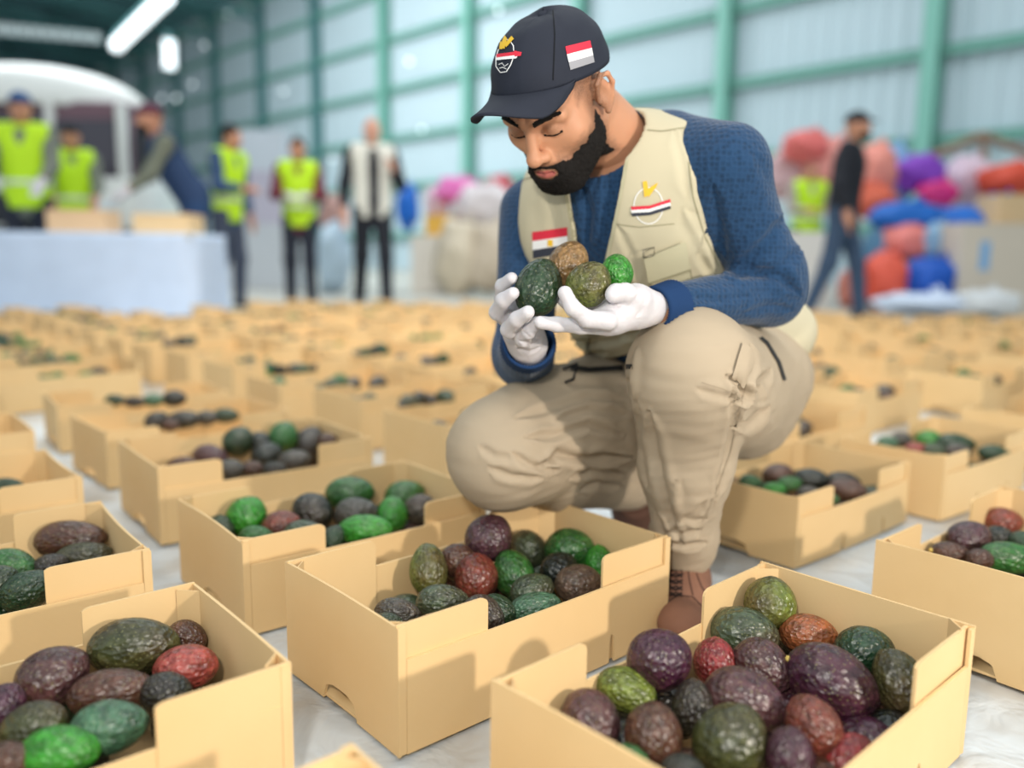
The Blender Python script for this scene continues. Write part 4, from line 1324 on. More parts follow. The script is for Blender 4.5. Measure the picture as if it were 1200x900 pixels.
tr.cone(J['rkn'], K(655, 548, 1.34), .069, .062, .03)
tr.cone(K(655, 553, 1.34), K(738, 562, 1.50), .060, .055, .03)
da = nrm(K(799, 655, 1.25) - K(802, 560, 1.20))
tr.half(K(799, 652, 1.25) + da * .0, da) if False else None
# cuffs open
tr.cone(K(800, 650, 1.25), K(799, 690, 1.265), .038, .036, .004, mode='s')
X = K(799, 655, 1.25)
tr.cone(X + da * .045, X + da * .09, .055, .06, .003, mode='s')
V, Q = tr.mesh('trousers')
V = folds(V, Q, [
    # right thigh, folds running from the crook of the knee
    ([(735, 470), (690, 465), (640, 480), (600, 490)], 4, -.004), ([(742, 488), (690, 480), (650, 492)], 4, -.005), ([(735, 512), (690, 498), (648, 510), (615, 512)], 4, -.006),
    ([(640, 545), (655, 532), (690, 540), (740, 535)], 5, -.010), ([(655, 531), (645, 538), (630, 548)], 3, -.006), ([(600, 530), (620, 545), (655, 552)], 4, -.006), ([(572, 548), (600, 558), (640, 560)], 4, -.005),
    ([(560, 522), (580, 535), (605, 538)], 4, -.003), ([(665, 560), (690, 552), (735, 556)], 4, -.006), ([(680, 575), (700, 566), (730, 570)], 4, -.005),
    ([(650, 425), (680, 435), (740, 432)], 4, -.004), ([(660, 448), (700, 452), (740, 446)], 5, -.003),
    # left leg
    ([(760, 480), (768, 530), (782, 590), (800, 640)], 5, -.006), ([(746, 470), (750, 520), (758, 570)], 5, -.003), ([(857, 450), (862, 490), (850, 540), (835, 590)], 4, -.005),
    ([(815, 455), (835, 462), (862, 468)], 4, -.003), ([(862, 455), (876, 462), (862, 474)], 4, -.010), ([(850, 440), (872, 452), (878, 470)], 4, -.007), ([(900, 475), (880, 495), (862, 502)], 5, -.008),
    ([(893, 452), (880, 480), (868, 492)], 4, -.006), ([(822, 620), (800, 626), (778, 622)], 3.5, -.004), ([(828, 606), (805, 610)], 3, -.003), ([(828, 636), (805, 640), (776, 634)], 3.5, -.005),
    ([(770, 600), (776, 625), (786, 648)], 3.5, -.004), ([(828, 585), (815, 600), (795, 612)], 3.5, -.004), ([(905, 430), (890, 450), (882, 470)], 4, -.005), ([(880, 405), (885, 430), (868, 452)], 4, -.004),
    ([(748, 405), (742, 440), (744, 470)], 4, .003), ([(795, 560), (790, 600), (798, 630)], 4, .003)])
V += vnormals(V, Q) * (.0030 * wob(V, 30, 21) + .0012 * wob(V * np.array([1, 1, 2.2]), 70, 22))[:, None]
TROU = add_part('trousers', V, Q, M_TROU)
TBVH = BVHTree.FromPolygons([tuple(p) for p in V], [tuple(q) for q in Q])
ribbon('side_seam', TBVH, [(874, 450), (868, 480), (856, 530), (842, 570), (829, 600), (822, 612)], 1.5, M_SEAMT, .0009)
ribbon('knee_seam', TBVH, [(822, 448), (845, 455), (864, 462)], 1.3, M_SEAMT, .0009)
ribbon('belt', TBVH, [(648, 428), (690, 434), (742, 430)], 6, M_DARK, .0015)
ribbon('belt', TBVH, [(880, 388), (898, 402), (912, 425), (920, 450)], 3.5, M_DARK, .002)
ribbon('cuff_hem', TBVH, [(772, 640), (800, 646), (828, 640)], 1.3, M_SEAMT, .0009)
patch('thigh_pocket_flap', TBVH, [(868, 402), (884, 414), (872, 452), (855, 446)], M_TROU, 5, 6, .004)
mb = MB()
for a, b_ in (((660, 436), (676, 430)), ((676, 430), (670, 446)), ((670, 446), (660, 448))):
    p, q = on(TBVH, *a, .006), on(TBVH, *b_, .006)
    if p and q: mb.tube([p, q], .0022, 6)
if mb.v: world_child('vest_strap', pymesh('vest_strap', mb.v, mb.f), M_DARK, MAN, True)

# --- shoes
def shoe(name, heel, toe, ankle, up, w=.036):
    sh = Field(np.minimum(heel, toe) - .07, np.maximum(np.maximum(heel, toe), ankle) + .07, .003, .05)
    d = nrm(toe - heel); L_ = np.linalg.norm(toe - heel)
    side = nrm(np.cross(d, up))
    fl = (up, .75)
    sh.chain([heel + d * .03 + up * .035, heel + d * L_ * .5 + up * .030, heel + d * (L_ - .035) + up * .026], [w * .95, w * .95, w * 1.05], .02, flat=fl)
    sh.cone(heel + d * .035 + up * .03, ankle, w * .98, w * .92, .02)
    sh.cone(heel + d * L_ * .55 + up * .035, ankle + d * .01 - up * .01, w * .72, w * .8, .03)
    sh.half(heel + up * .010, -up)
    V, Q = sh.mesh(name)
    o = add_part(name, V, Q, M_SHOE); o['label'] = 'brown suede lace-up shoe'
    bvh = BVHTree.FromPolygons([tuple(p) for p in V], [tuple(q) for q in Q])
    so = Field(np.minimum(heel, toe) - .07, np.maximum(heel, toe) + .07, .003, .05)
    so.chain([heel + d * .03 + up * .012, heel + d * L_ * .5 + up * .012, heel + d * (L_ - .035) + up * .012], [w * 1.03, w * .95, w * 1.12], .02)
    so.half(heel + up * .016, up); so.half(heel, -up)
    V, Q = so.mesh('s')
    me = npmesh('sole', V, Q); me.materials.append(M_SOLE)
    s_ = link('sole', me, None, o); s_.matrix_parent_inverse = o.matrix_parent_inverse.copy()
    return o, bvh
heel = np.array([.262, 1.305, .006]); toe = np.array([.262, 1.085, .006])
heel = K(803, 700, 1.31); heel[2] = .005; toe = K(798, 760, 1.10); toe[2] = .005
so1, SB = shoe('shoe', heel, toe, K(800, 655, 1.265), np.array([0, 0, 1.]))
for i in range(5):
    y = 665 + 7.5 * i
    ribbon('shoelace', SB, [(783 + i * .6, y), (792, y + 5), (801 - i * .4, y + 1)], 2.4, M_LACE, .0022, so1)
    ribbon('shoelace', SB, [(783 + i * .6, y + 5), (793, y + 1), (800, y + 6)], 1.8, M_LACE, .003, so1)
M_STITCH = mat('shoe_seam', (84, 58, 48), .85)
ribbon('shoe_seam', SB, [(782, 706), (795, 698), (812, 700), (824, 712)], 1.4, M_STITCH, .001, so1)
ribbon('shoe_seam', SB, [(806, 662), (808, 680), (812, 698)], 1.4, M_STITCH, .001, so1)
ribbon('shoe_seam', SB, [(816, 672), (822, 688), (830, 700)], 1.2, M_STITCH, .001, so1)
h2 = K(738, 582, 1.56); upv = nrm(np.array([.05, -.75, .35])); t2 = np.array([h2[0] + .02, 1.62, .012])
h2[2] = max(h2[2], .10)
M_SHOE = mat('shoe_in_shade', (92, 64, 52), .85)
so2, _ = shoe('shoe', h2 + np.array([.0, .03, .03]), t2, K(742, 572, 1.52), nrm(np.cross(np.cross(t2 - h2, (0, -1, .2)), t2 - h2)), .040)

# --- gloved hands
def fingers(f, chains, r0=.0095):
    for pts, rs in chains: f.chain(pts, rs, .004)

# left hand (on the right of the picture): palm up, thumb over the mottled avocado
lw = J['lwr']
G = Field((.02, .92, .38), (.30, 1.20, .60), .0019, .03)
G.chain([K(772, 362, 1.125), K(752, 361, 1.10), K(735, 362, 1.085)], [.0225, .0235, .0250], .012, flat=((0, .9, .3), .80))
G.chain([K(738, 368, 1.09), K(715, 374, 1.075), K(700, 375, 1.065)], [.0225, .0200, .0165], .012, flat=((0, .2, 1), .85))
G.cone(K(745, 350, 1.085), K(722, 372, 1.07), .018, .016, .014)
# thumb
G.chain([K(748, 352, 1.075), K(733, 343, 1.060), K(722, 343, 1.052), K(718, 346, 1.048)], [.0150, .0115, .0105, .0095], .006)
# index, in front of the fruit, bending up
G.chain([K(712, 376, 1.050), K(688, 374, 1.035), K(671, 361, 1.025), K(662, 343, 1.025)], [.0125, .0105, .0095, .0085], .005)
# middle, stretched flat to the left
G.chain([K(712, 382, 1.075), K(680, 382, 1.065), K(652, 380, 1.055), K(633, 378, 1.050)], [.0125, .0100, .0092, .0082], .005)
# ring and little fingers behind, under the fruit
G.chain([K(715, 370, 1.10), K(692, 370, 1.105), K(672, 362, 1.105), K(660, 352, 1.10)], [.0120, .0100, .0090, .0080], .004)
G.chain([K(722, 362, 1.12), K(705, 358, 1.13), K(692, 350, 1.13), K(684, 342, 1.125)], [.0110, .0090, .0082, .0075], .004)
V, Q = G.mesh('g'); 
V = folds(V, Q, [([(748, 345), (738, 360), (725, 370)], 2.5, -.0012), ([(745, 372), (755, 360), (757, 345)], 3, -.001), ([(685, 367), (680, 376)], 1.5, -.0008), ([(668, 352), (678, 349)], 1.5, -.0006)])
V += vnormals(V, Q) * (.0006 * wob(V, 160, 31))[:, None]
o = add_part('glove', V, Q, M_GLOVE); o['label'] = 'white glove of the hand holding the fruit from below'
# right hand (on the left of the picture): fingers round the dark avocado
G = Field((-.06, .92, .36), (.12, 1.24, .62), .0019, .03)
G.chain([K(621, 412, 1.185), K(618, 402, 1.165), K(613, 388, 1.145)], [.0240, .0245, .0250], .012, flat=((0, 1, .2), .85))
G.chain([K(612, 388, 1.145), K(605, 368, 1.135)], [.0240, .0200], .012, flat=((0, 1, .2), .75))
# four fingers reaching out to the left and curling back to the fruit
G.chain([K(600, 366, 1.140), K(588, 350, 1.135), K(589, 335, 1.115), K(600, 326, 1.095)], [.0115, .0100, .0090, .0078], .004)
G.chain([K(598, 376, 1.125), K(583, 366, 1.105), K(590, 352, 1.080), K(601, 344, 1.068)], [.0120, .0108, .0098, .0085], .004)
G.chain([K(604, 388, 1.115), K(597, 386, 1.092), K(606, 374, 1.065), K(618, 366, 1.052)], [.0120, .0110, .0100, .0088], .004)
G.chain([K(614, 398, 1.125), K(612, 397, 1.100), K(620, 388, 1.080), K(629, 378, 1.070)], [.0110, .0100, .0090, .0080], .004)
# thumb behind the fruit
G.chain([K(618, 376, 1.150), K(622, 352, 1.165), K(630, 336, 1.160)], [.0140, .0110, .0095], .006)
V, Q = G.mesh('g')
V = folds(V, Q, [([(607, 399), (625, 404), (636, 396)], 2, -.0016), ([(606, 408), (620, 412), (634, 406)], 2, -.0016), ([(612, 388), (622, 396)], 2, -.001)])
V += vnormals(V, Q) * (.0007 * wob(V, 150, 32))[:, None]
o = add_part('glove', V, Q, M_GLOVE); o['label'] = 'white glove of the hand gripping the dark avocado'

# --- the four avocados in his hands
avs = [((631, 337, 1.100), 27, 1.38, 78, 'dgreen', 'largest dark avocado held between the two white gloves', 1.0),
       ((666, 309, 1.130), 23, 1.25, 70, 'tan', 'tan-brown avocado held at the back of the man\'s hands', 0),
       ((690, 333, 1.075), 25.5, 1.12, 60, 'olive', 'round mottled green avocado under the man\'s gloved thumb', 0),
       ((723, 319, 1.115), 19, 1.2, 95, 'bright', 'bright green avocado held nearest the chest pocket', 0)]
for (p, r, el, ang, hue, lab, st) in avs:
    NAVO[0] = min(NAVO[0], 299)
    o = avo_px(p[0], p[1], r, el, ang, hue, 0, lab, 'avocados held in the man\'s hands', False, depth=p[2])
# ------------------------------------------------------------------ hall: side wall with columns and girts, roof, end wall
WD = np.array([-.673, .740, 0]); WN = np.array([-.740, -.673, 0])      # along the wall; into the hall
W0 = np.array([7.15, 15.2, 0])
M_CLAD = mat('wall_sheet', (186, 204, 212), .5, .4, noise_s=.35, noise_a=.05)
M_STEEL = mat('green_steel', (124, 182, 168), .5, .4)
M_STEELD = mat('dark_shaded_steel', (84, 132, 134), .55, .4)
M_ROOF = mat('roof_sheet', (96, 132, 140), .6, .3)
M_LAMP = mat('lamp_glow', (240, 248, 252), emit=1.6)


def wall_pt(t, off, z): p = W0 + WD * t + WN * off; return (p[0], p[1], z)


wall = empty('wall_right', (7.15, 15.2, 0)); tag(wall, kind='structure')
EAVE = 10.5
bay = 4.2
for n in range(-3, 11):
    v = []; f = []; per = .36 if n < 4 else .7; k = int(bay / per * 4)
    for i in range(k + 1):
        t = n * bay + bay * i / k; o_ = -.20 - (.045 if (i % 4) in (1, 2) else 0)
        v += [wall_pt(t, o_, 0), wall_pt(t, o_, EAVE)]
    f = [(2 * i, 2 * i + 2, 2 * i + 3, 2 * i + 1) for i in range(k)]
    world_child('cladding_panel', pymesh('cladding_panel', v, f), M_CLAD, wall)


def beam(name, parent, p, q, w, d, m):
    p, q = Vector(p), Vector(q); a = (q - p).normalized(); up = Vector((0, 0, 1)) if abs(a.z) < .9 else Vector(tuple(WN))
    s = a.cross(up).normalized(); u = s.cross(a).normalized()
    mb = MB()
    # I-section: two flanges and a web
    for (h0, h1, w0) in ((-.5, -.38, 1), (.38, .5, 1), (-.38, .38, .25)):
        vs = []
        for e in (p, q):
            vs += [e + u * (h0 * d) + s * (-.5 * w * w0), e + u * (h0 * d) + s * (.5 * w * w0), e + u * (h1 * d) + s * (.5 * w * w0), e + u * (h1 * d) + s * (-.5 * w * w0)]
        mb.add(vs, [(0, 1, 2, 3), (7, 6, 5, 4), (0, 4, 5, 1), (1, 5, 6, 2), (2, 6, 7, 3), (3, 7, 4, 0)])
    return world_child(name, pymesh(name, mb.v, mb.f), m, parent)


for n in range(-3, 12):
    beam('column', wall, wall_pt(n * bay, 0, 0), wall_pt(n * bay, 0, EAVE), .28, .30, M_STEEL if n < 5 else M_STEELD)  # shading of the far columns is put in with a darker steel colour
for z in (1.1, 2.6, 4.08, 5.55, 7.05, 8.55, 10.0):
    beam('girt', wall, wall_pt(-3 * bay, -.08, z), wall_pt(11 * bay, -.08, z), .16, .16, M_STEEL)
# daylight leaking through small wall holes, added as glowing discs that blur
for (px, py, r, wh) in ((333, 107, .06, 'above the lone worker in a lime vest'), (480, 72, .07, 'halfway between the white-vested man and the black cap'), (585, 12, .06, 'beside the top of the black cap'), (190, 115, .09, 'above the leaning man, left of a twin'), (207, 115, .11, 'above the leaning man, right of a twin'), (495, 152, .045, 'low, right of the white-vested man'), (226, 99, .08, 'just up from the twin holes'), (240, 53, .07, 'right of the short upright lamp'), (268, 14, .08, 'at the top edge, right of the tube lamp'), (390, 186, .05, 'beside the white-vested man\'s shoulder')):
    d = at(px, py, 1.0) - EYE
    # meet the wall plane just inside
    p0 = W0 + WN * .30
    t = ((p0 - EYE) @ WN) / (d @ WN)
    c = EYE + d * t
    mb = MB(); mb.tube([c, c + WN * .04, c + WN * .06], [r, r, r * .6], 12)
    nm = mb.build('wall_hole', mat('wall_hole_daylight', (235, 244, 248), emit=2.0))
    tag(nm, 'small round glowing daylight hole ' + wh, 'lamp', 'small daylight holes in the hall wall')
# roof over the far part of the hall
roof = empty('ceiling', wall_pt(20, 10, EAVE)); tag(roof, kind='structure')
for n in range(3, 11):
    v = [wall_pt(n * bay, -.3, EAVE), wall_pt((n + 1) * bay, -.3, EAVE), wall_pt((n + 1) * bay, 34, EAVE + 3.8), wall_pt(n * bay, 34, EAVE + 3.8)]
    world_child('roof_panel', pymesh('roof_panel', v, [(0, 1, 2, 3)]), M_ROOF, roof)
    beam('rafter', roof, wall_pt(n * bay, 0, EAVE - .35), wall_pt(n * bay, 34, EAVE + 3.4), .25, .5, M_STEELD)
    for q in range(6):
        a = 5.0 * q
        mb = MB(); mb.tube([wall_pt(n * bay, a, EAVE - 1.3 + .112 * a), wall_pt(n * bay, a + 2.5, EAVE - .4 + .112 * a), wall_pt(n * bay, a + 5, EAVE - 1.3 + .112 * (a + 5)), wall_pt(n * bay, a, EAVE - 1.3 + .112 * a)], .07, 6)
        world_child('truss_web', pymesh('truss_web', mb.v, mb.f), M_STEELD, roof)
for a in (4, 9, 14, 19, 24):
    beam('purlin', roof, wall_pt(3 * bay, a, EAVE - .1 + .112 * a), wall_pt(11 * bay, a, EAVE - .1 + .112 * a), .12, .2, M_STEELD)
endw = empty('wall_back', wall_pt(11 * bay, 0, 0)); tag(endw, kind='structure')
for n in range(0, 10):
    v = []; k = 12
    for i in range(k + 1):
        o_ = n * 4 + 4 * i / k; t = 11 * bay + (.05 if (i % 4) in (1, 2) else 0)
        v += [wall_pt(t, o_, 0), wall_pt(t, o_, 14.5)]
    world_child('cladding_panel', pymesh('cladding_panel', v, [(2 * i, 2 * i + 1, 2 * i + 3, 2 * i + 2) for i in range(k)]), M_ROOF, endw)  # same cladding as the side wall, its dimness painted with the darker roof colour
    beam('column', endw, wall_pt(11 * bay - .2, n * 4, 0), wall_pt(11 * bay - .2, n * 4, 14), .3, .3, M_STEELD)
# long tube lamps under the roof
def lamp_between(a, b_, r, lab, name='tube_lamp'):
    t = empty(name, tuple((np.array(a) + np.array(b_)) / 2)); tag(t, lab, 'lamp')
    mb = MB(); mb.tube([a, b_], r, 10); world_child('tube', pymesh('tube', mb.v, mb.f), M_LAMP, t)
    u = np.array([0, 0, r * 1.3]); mb = MB(); mb.tube([np.array(a) + u, np.array(b_) + u], r * .7, 6); world_child('housing', pymesh('housing', mb.v, mb.f), M_STEELD, t)
lamp_between(at(136, 54, 24), at(196, -4, 22), .17, 'long bright tube lamp hanging under the dark hall roof')
lamp_between(at(198, 48, 30), at(199, 80, 30), .20, 'short upright bright lamp near the hall corner', 'strip_lamp')
# skylight strip: translucent panes in the roof at the far left
sk = empty('roof_light', tuple(at(60, 37, 34))); tag(sk, 'row of translucent pale panes high under the roof, upper left corner', 'skylight')
for i in range(9):
    a = at(-6 + 14 * i, 27 + 1.4 * i, 34); b_ = at(5 + 14 * i, 28 + 1.4 * i, 34); c = at(5 + 14 * i, 40 + 1.2 * i, 34); d = at(-6 + 14 * i, 39 + 1.2 * i, 34)
    k = np.array([0, .05, 0])
    world_child('pane', pymesh('pane', [a, b_, c, d, a + k, b_ + k, c + k, d + k], [(0, 1, 2, 3), (7, 6, 5, 4), (0, 4, 5, 1), (1, 5, 6, 2), (2, 6, 7, 3), (3, 7, 4, 0)]), mat('daylight_pane', (200, 215, 218), emit=.38), sk)

# ------------------------------------------------------------------ people in the background
M_LIME = mat('lime_vest', (196, 238, 40), .6, .3, noise_s=5, noise_a=.06)
M_REFL = mat('reflective_tape', (215, 222, 205), .4)


def person(label, px, Y, H, face, wear, arms=('fwd', 'fwd'), stride=0.0, lean=(0, 0), head_px=None, group=None, skin=(196, 140, 112), bulk=1.0, look=0):
    """face: heading in degrees, 0 = towards the camera, 90 = towards the viewer's right"""
    g = at(px, 300, Y)
    root = empty('person', (g[0], Y, .004), math.radians(face)); tag(root, label, 'person', group)
    s = H / 1.75
    lx, ly = lean          # lean of the shoulders, in the body's own frame (x to its side, -y forward)
    P = lambda x, y, z: np.array([x, y, z]) * s
    sh = lambda sd: P(.185 * sd * bulk + lx, ly, 1.43 - .4 * (lx * lx + ly * ly))
    hip = lambda sd: P(.09 * sd, 0, .90)
    kn = lambda sd: P(.10 * sd, -.03 - sd * stride * .5, .49)
    an = lambda sd: P(.11 * sd, .02 - sd * stride, .09)
    def arm(sd, kind):
        a = sh(sd)
        if kind == 'fwd': e = a + P(.05 * sd, -.06, -.27); w = e + P(-.13 * sd, -.20, -.02)
        elif kind == 'down': e = a + P(.06 * sd, .02, -.29); w = e + P(.01 * sd, -.06, -.24)
        elif kind == 'reach': e = a + P(.03 * sd, -.12, -.25); w = e + P(-.03 * sd, -.18, -.14)
        else: e = a + P(.07 * sd, -.02, -.28); w = e + P(-.10 * sd, -.16, .14)
        return a, e, w
    neck = P(lx, ly, 1.50 - .4 * (lx * lx + ly * ly)); hd = neck + P(lx * .15, -.03 + ly * .25, .135)
    lo = np.array([-.55, -.75, -.02]) * s; hi = np.array([.55, .65, 1.85]) * s
    def F(): return Field(lo, hi, .016 * s, .08)
    def torso(f, d, z0=.86):
        f.cone(P(0, 0, .95), P(lx * .9, ly * .9, 1.30), .135 * s * bulk + d, .150 * s * bulk + d, 0, flat=((0, 1, 0), .72))
        f.cone(sh(-1) * .9 + sh(1) * .1, sh(1) * .9 + sh(-1) * .1, .062 * s + d, .062 * s + d, .08 * s)
    # body
    f = F(); torso(f, -.012)
    f.ell(hd, np.array([.075, .095, .115]) * s, k=0); f.ell(hd + P(0, -.03, -.05), np.array([.055, .07, .07]) * s, k=.03)
    f.cone(neck - P(0, 0, .05), hd - P(0, 0, .06), .055 * s, .05 * s, .02)
    f.cone(hd + P(0, -.09, -.005), hd + P(0, -.108, -.03), .012 * s, .016 * s, .012)
    for sd in (-1, 1):
        f.ell(hd + P(.076 * sd, 0, -.01), np.array([.012, .02, .03]) * s, k=.008)
        a, e, w = arm(sd, arms[0 if sd < 0 else 1])
        f.chain([a, e, w], [.042 * s, .036 * s, .027 * s], .03)
        hdir = nrm(w - e); f.cone(w, w + hdir * .075 * s, .032 * s, .034 * s, .02); 
        for q in range(4): f.cone(w + hdir * .07 * s + P(.016 * (q - 1.5), 0, 0), w + hdir * .15 * s + P(.02 * (q - 1.5), 0, -.02), .011 * s, .009 * s, .006)
        f.cone(w + hdir * .03 * s, w + hdir * .08 * s + P(-.045 * sd, -.01, .01), .013 * s, .011 * s, .006)
        f.chain([hip(sd), kn(sd), an(sd)], [.075 * s, .05 * s, .035 * s], .04)
    V, Q = f.mesh('b'); me = npmesh('body', V, Q)
    link('body', me, mat('skin_%d_%d' % (skin[0], skin[2]), skin, .5, .35), root)
    def part(name, fn, m, lab=None):
        f = F(); fn(f); V, Q = f.mesh(name)
        if len(Q) == 0: return
        o = link(name, npmesh(name, V, Q), m, root)
        return o
    # trousers
    def trs(f):
        f.ell(P(0, 0, .93), np.array([.15 * bulk, .115, .11]) * s, k=0)
        for sd in (-1, 1): f.chain([hip(sd), kn(sd), an(sd)], [.098 * s, .072 * s, .058 * s], .05 if sd < 0 else .03)
        f.half(P(0, 0, 1.0), (0, 0, 1))
    part('trousers', trs, wear['trousers'])
    def top(f):
        torso(f, .012)
        f.cone(P(0, 0, .88), P(0, 0, 1.0), .14 * s * bulk, .14 * s * bulk, .03, flat=((0, 1, 0), .75))
        for sd in (-1, 1):
            a, e, w = arm(sd, arms[0 if sd < 0 else 1]); f.chain([a, e, w], [.064 * s, .054 * s, .040 * s], .04)
            hdir = nrm(w - e); f.cone(w + hdir * .02 * s, w + hdir * .2 * s, .06 * s, .09 * s, 0, mode='s')
        f.cone(neck, hd, .06 * s, .075 * s, .01, mode='s')
    part('jacket' if wear.get('jacket') else 'shirt', top, wear['top'])
    if wear.get('vest'):
        def vst(f):
            torso(f, .032)
            f.cone(P(0, 0, .86), P(0, 0, 1.0), .155 * s * bulk, .155 * s * bulk, .03, flat=((0, 1, 0), .78))
            for sd in (-1, 1): f.cone(sh(sd) + P(.025 * sd, 0, 0), sh(sd) + P(.12 * sd, 0, -.16), .075 * s, .08 * s, .01, mode='s')
            f.cone(neck, hd, .062 * s, .085 * s, .01, mode='s')
            f.cone(neck + P(0, -.13, -.06), P(lx * .2, -.20, wear.get('vopen', 1.2)), .055 * s, .012 * s, .01, mode='s')
            if wear.get('open'): f.cone(neck + P(0, -.14, -.08), P(0, -.16, .75), .060 * s, .070 * s, .01, mode='s')
            f.half(P(0, 0, .84), (0, 0, -1))
        vo = part('vest', vst, wear['vest'])
        if wear['vest'] is M_LIME:
            f = F(); torso(f, .040)
            f.cone(P(0, 0, .86), P(0, 0, 1.0), .163 * s * bulk, .163 * s * bulk, .03, flat=((0, 1, 0), .78))
            for sd in (-1, 1): f.cone(sh(sd) + P(.025 * sd, 0, 0), sh(sd) + P(.12 * sd, 0, -.16), .075 * s, .08 * s, .01, mode='s')
            f.half(P(0, 0, 1.02), (0, 0, -1)); f.half(P(0, 0, 1.07), (0, 0, 1))
            V, Q = f.mesh('t')
            o = npmesh('reflective_band', V, Q); o.materials.append(M_REFL)
            ob = bpy.data.objects.new('reflective_band', o); COL.objects.link(ob); ob.parent = vo
    for sd in (-1, 1):
        a = an(sd)
        def shf(f):
            f.cone(a + P(0, .04, -.045), a + P(.01 * sd, -.13, -.05), .042 * s, .040 * s, 0, flat=((0, 0, 1), .8)); f.half(P(0, 0, .004), (0, 0, -1))
        part('shoe', shf, wear.get('shoes', mat('dark_shoe', (38, 36, 40), .6)))
    if wear.get('cap'):
        def cp(f):
            f.ell(hd + P(0, .005, .035), np.array([.088, .108, .095]) * s, k=0)
            f.cone(hd + P(0, -.07, .045), hd + P(0, -.145, .035), .055 * s, .045 * s, .01, flat=((0, 0, 1), .22))
            f.half(hd + P(0, 0, .028), (0, 0, -1))
        part('cap', cp, wear['cap'])
    elif wear.get('hair'):
        def hr(f):
            f.ell(hd + P(0, .012, .022), np.array([.083, .10, .105]) * s, k=0)
            f.cone(hd + P(0, -.09, -.03), hd + P(0, -.09, -.10), .055 * s, .06 * s, .01, mode='s')
            f.half(hd + P(0, 0, -.03), (0, -.6, -1))
        part('hair', hr, wear['hair'])
    if wear.get('beard'):
        part('beard', lambda f: (f.ell(hd + P(0, -.045, -.075), np.array([.060, .068, .055]) * s, k=0), f.half(hd + P(0, 0, -.045), (0, 0, 1))), M_HAIR)
    if wear.get('gloves'):
        for sd in (-1, 1):
            a, e, w = arm(sd, arms[0 if sd < 0 else 1]); hdir = nrm(w - e)
            def gl(f):
                f.cone(w, w + hdir * .085 * s, .038 * s, .040 * s, 0)
                for q in range(4): f.cone(w + hdir * .07 * s + P(.018 * (q - 1.5), 0, 0), w + hdir * .155 * s + P(.022 * (q - 1.5), 0, -.02), .014 * s, .012 * s, .006)
                f.cone(w + hdir * .03 * s, w + hdir * .08 * s + P(-.05 * sd, -.01, .01), .016 * s, .014 * s, .006)
            part('glove', gl, M_GLOVE)
    return root


C_ = lambda n, c: mat(n, c, .75, .25, noise_s=6, noise_a=.1)
GREYS = C_('grey_sleeves', (118, 122, 112)); DK = C_('dark_trousers', (42, 46, 58)); JEAN = C_('blue_jeans', (40, 66, 104)); BLKJ = C_('black_jacket', (34, 36, 44))
person('worker in a lime vest and blue cap at the left end of the cloth-covered table', 38, 7.25, 1.80, 12, dict(trousers=DK, top=GREYS, vest=M_LIME, cap=C_('blue_cap', (44, 84, 134)), gloves=1), ('reach', 'reach'), bulk=1.08)
person('shorter worker in a lime vest and black cap, second at the table', 92, 8.0, 1.66, 25, dict(trousers=DK, top=GREYS, vest=M_LIME, cap=BLKJ), ('reach', 'reach'))
person('man in a navy sleeveless jacket leaning over the table towards the left', 232, 7.35, 1.74, -62, dict(trousers=JEAN, top=C_('olive_sleeves', (112, 116, 102)), vest=C_('navy_gilet', (46, 66, 100)), jacket=1, cap=C_('dark_red_cap', (96, 48, 66)), beard=1, gloves=1), ('reach', 'reach'), .08, (0, -.24), bulk=1.05)
person('worker in a lime vest standing right behind the leaning man', 268, 7.95, 1.67, 70, dict(trousers=C_('grey_trousers', (70, 78, 96)), top=C_('blue_shirt', (60, 84, 120)), vest=M_LIME, hair=M_HAIR), ('fwd', 'down'), .05, (0, -.04))
person('worker in a lime vest over a dark red shirt, hands together, standing alone', 352, 8.4, 1.62, 10, dict(trousers=DK, top=C_('maroon_shirt', (116, 52, 64)), vest=M_LIME, hair=M_HAIR, gloves=1), ('fwd', 'fwd'), .04)
person('bare-headed man in an open white vest over black clothes', 437, 8.45, 1.82, 18, dict(trousers=BLKJ, top=BLKJ, vest=C_('white_vest', (226, 224, 214)), open=1), ('down', 'up'), .14, skin=(216, 160, 138), bulk=1.06)
person('bearded man in a black jacket, jeans and black cap walking past the bags', 984, 7.55, 1.78, 62, dict(trousers=C_('washed_jeans', (58, 76, 100)), top=BLKJ, jacket=1, cap=BLKJ, beard=1), ('down', 'down'), .20, (0, -.03), bulk=1.2)
person('worker in a lime vest standing far behind the walking man', 943, 10.6, 1.70, 5, dict(trousers=DK, top=C_('pale_shirt', (170, 160, 150)), vest=M_LIME, hair=C_('reddish_hair', (150, 90, 80))), ('fwd', 'fwd'), bulk=1.1)

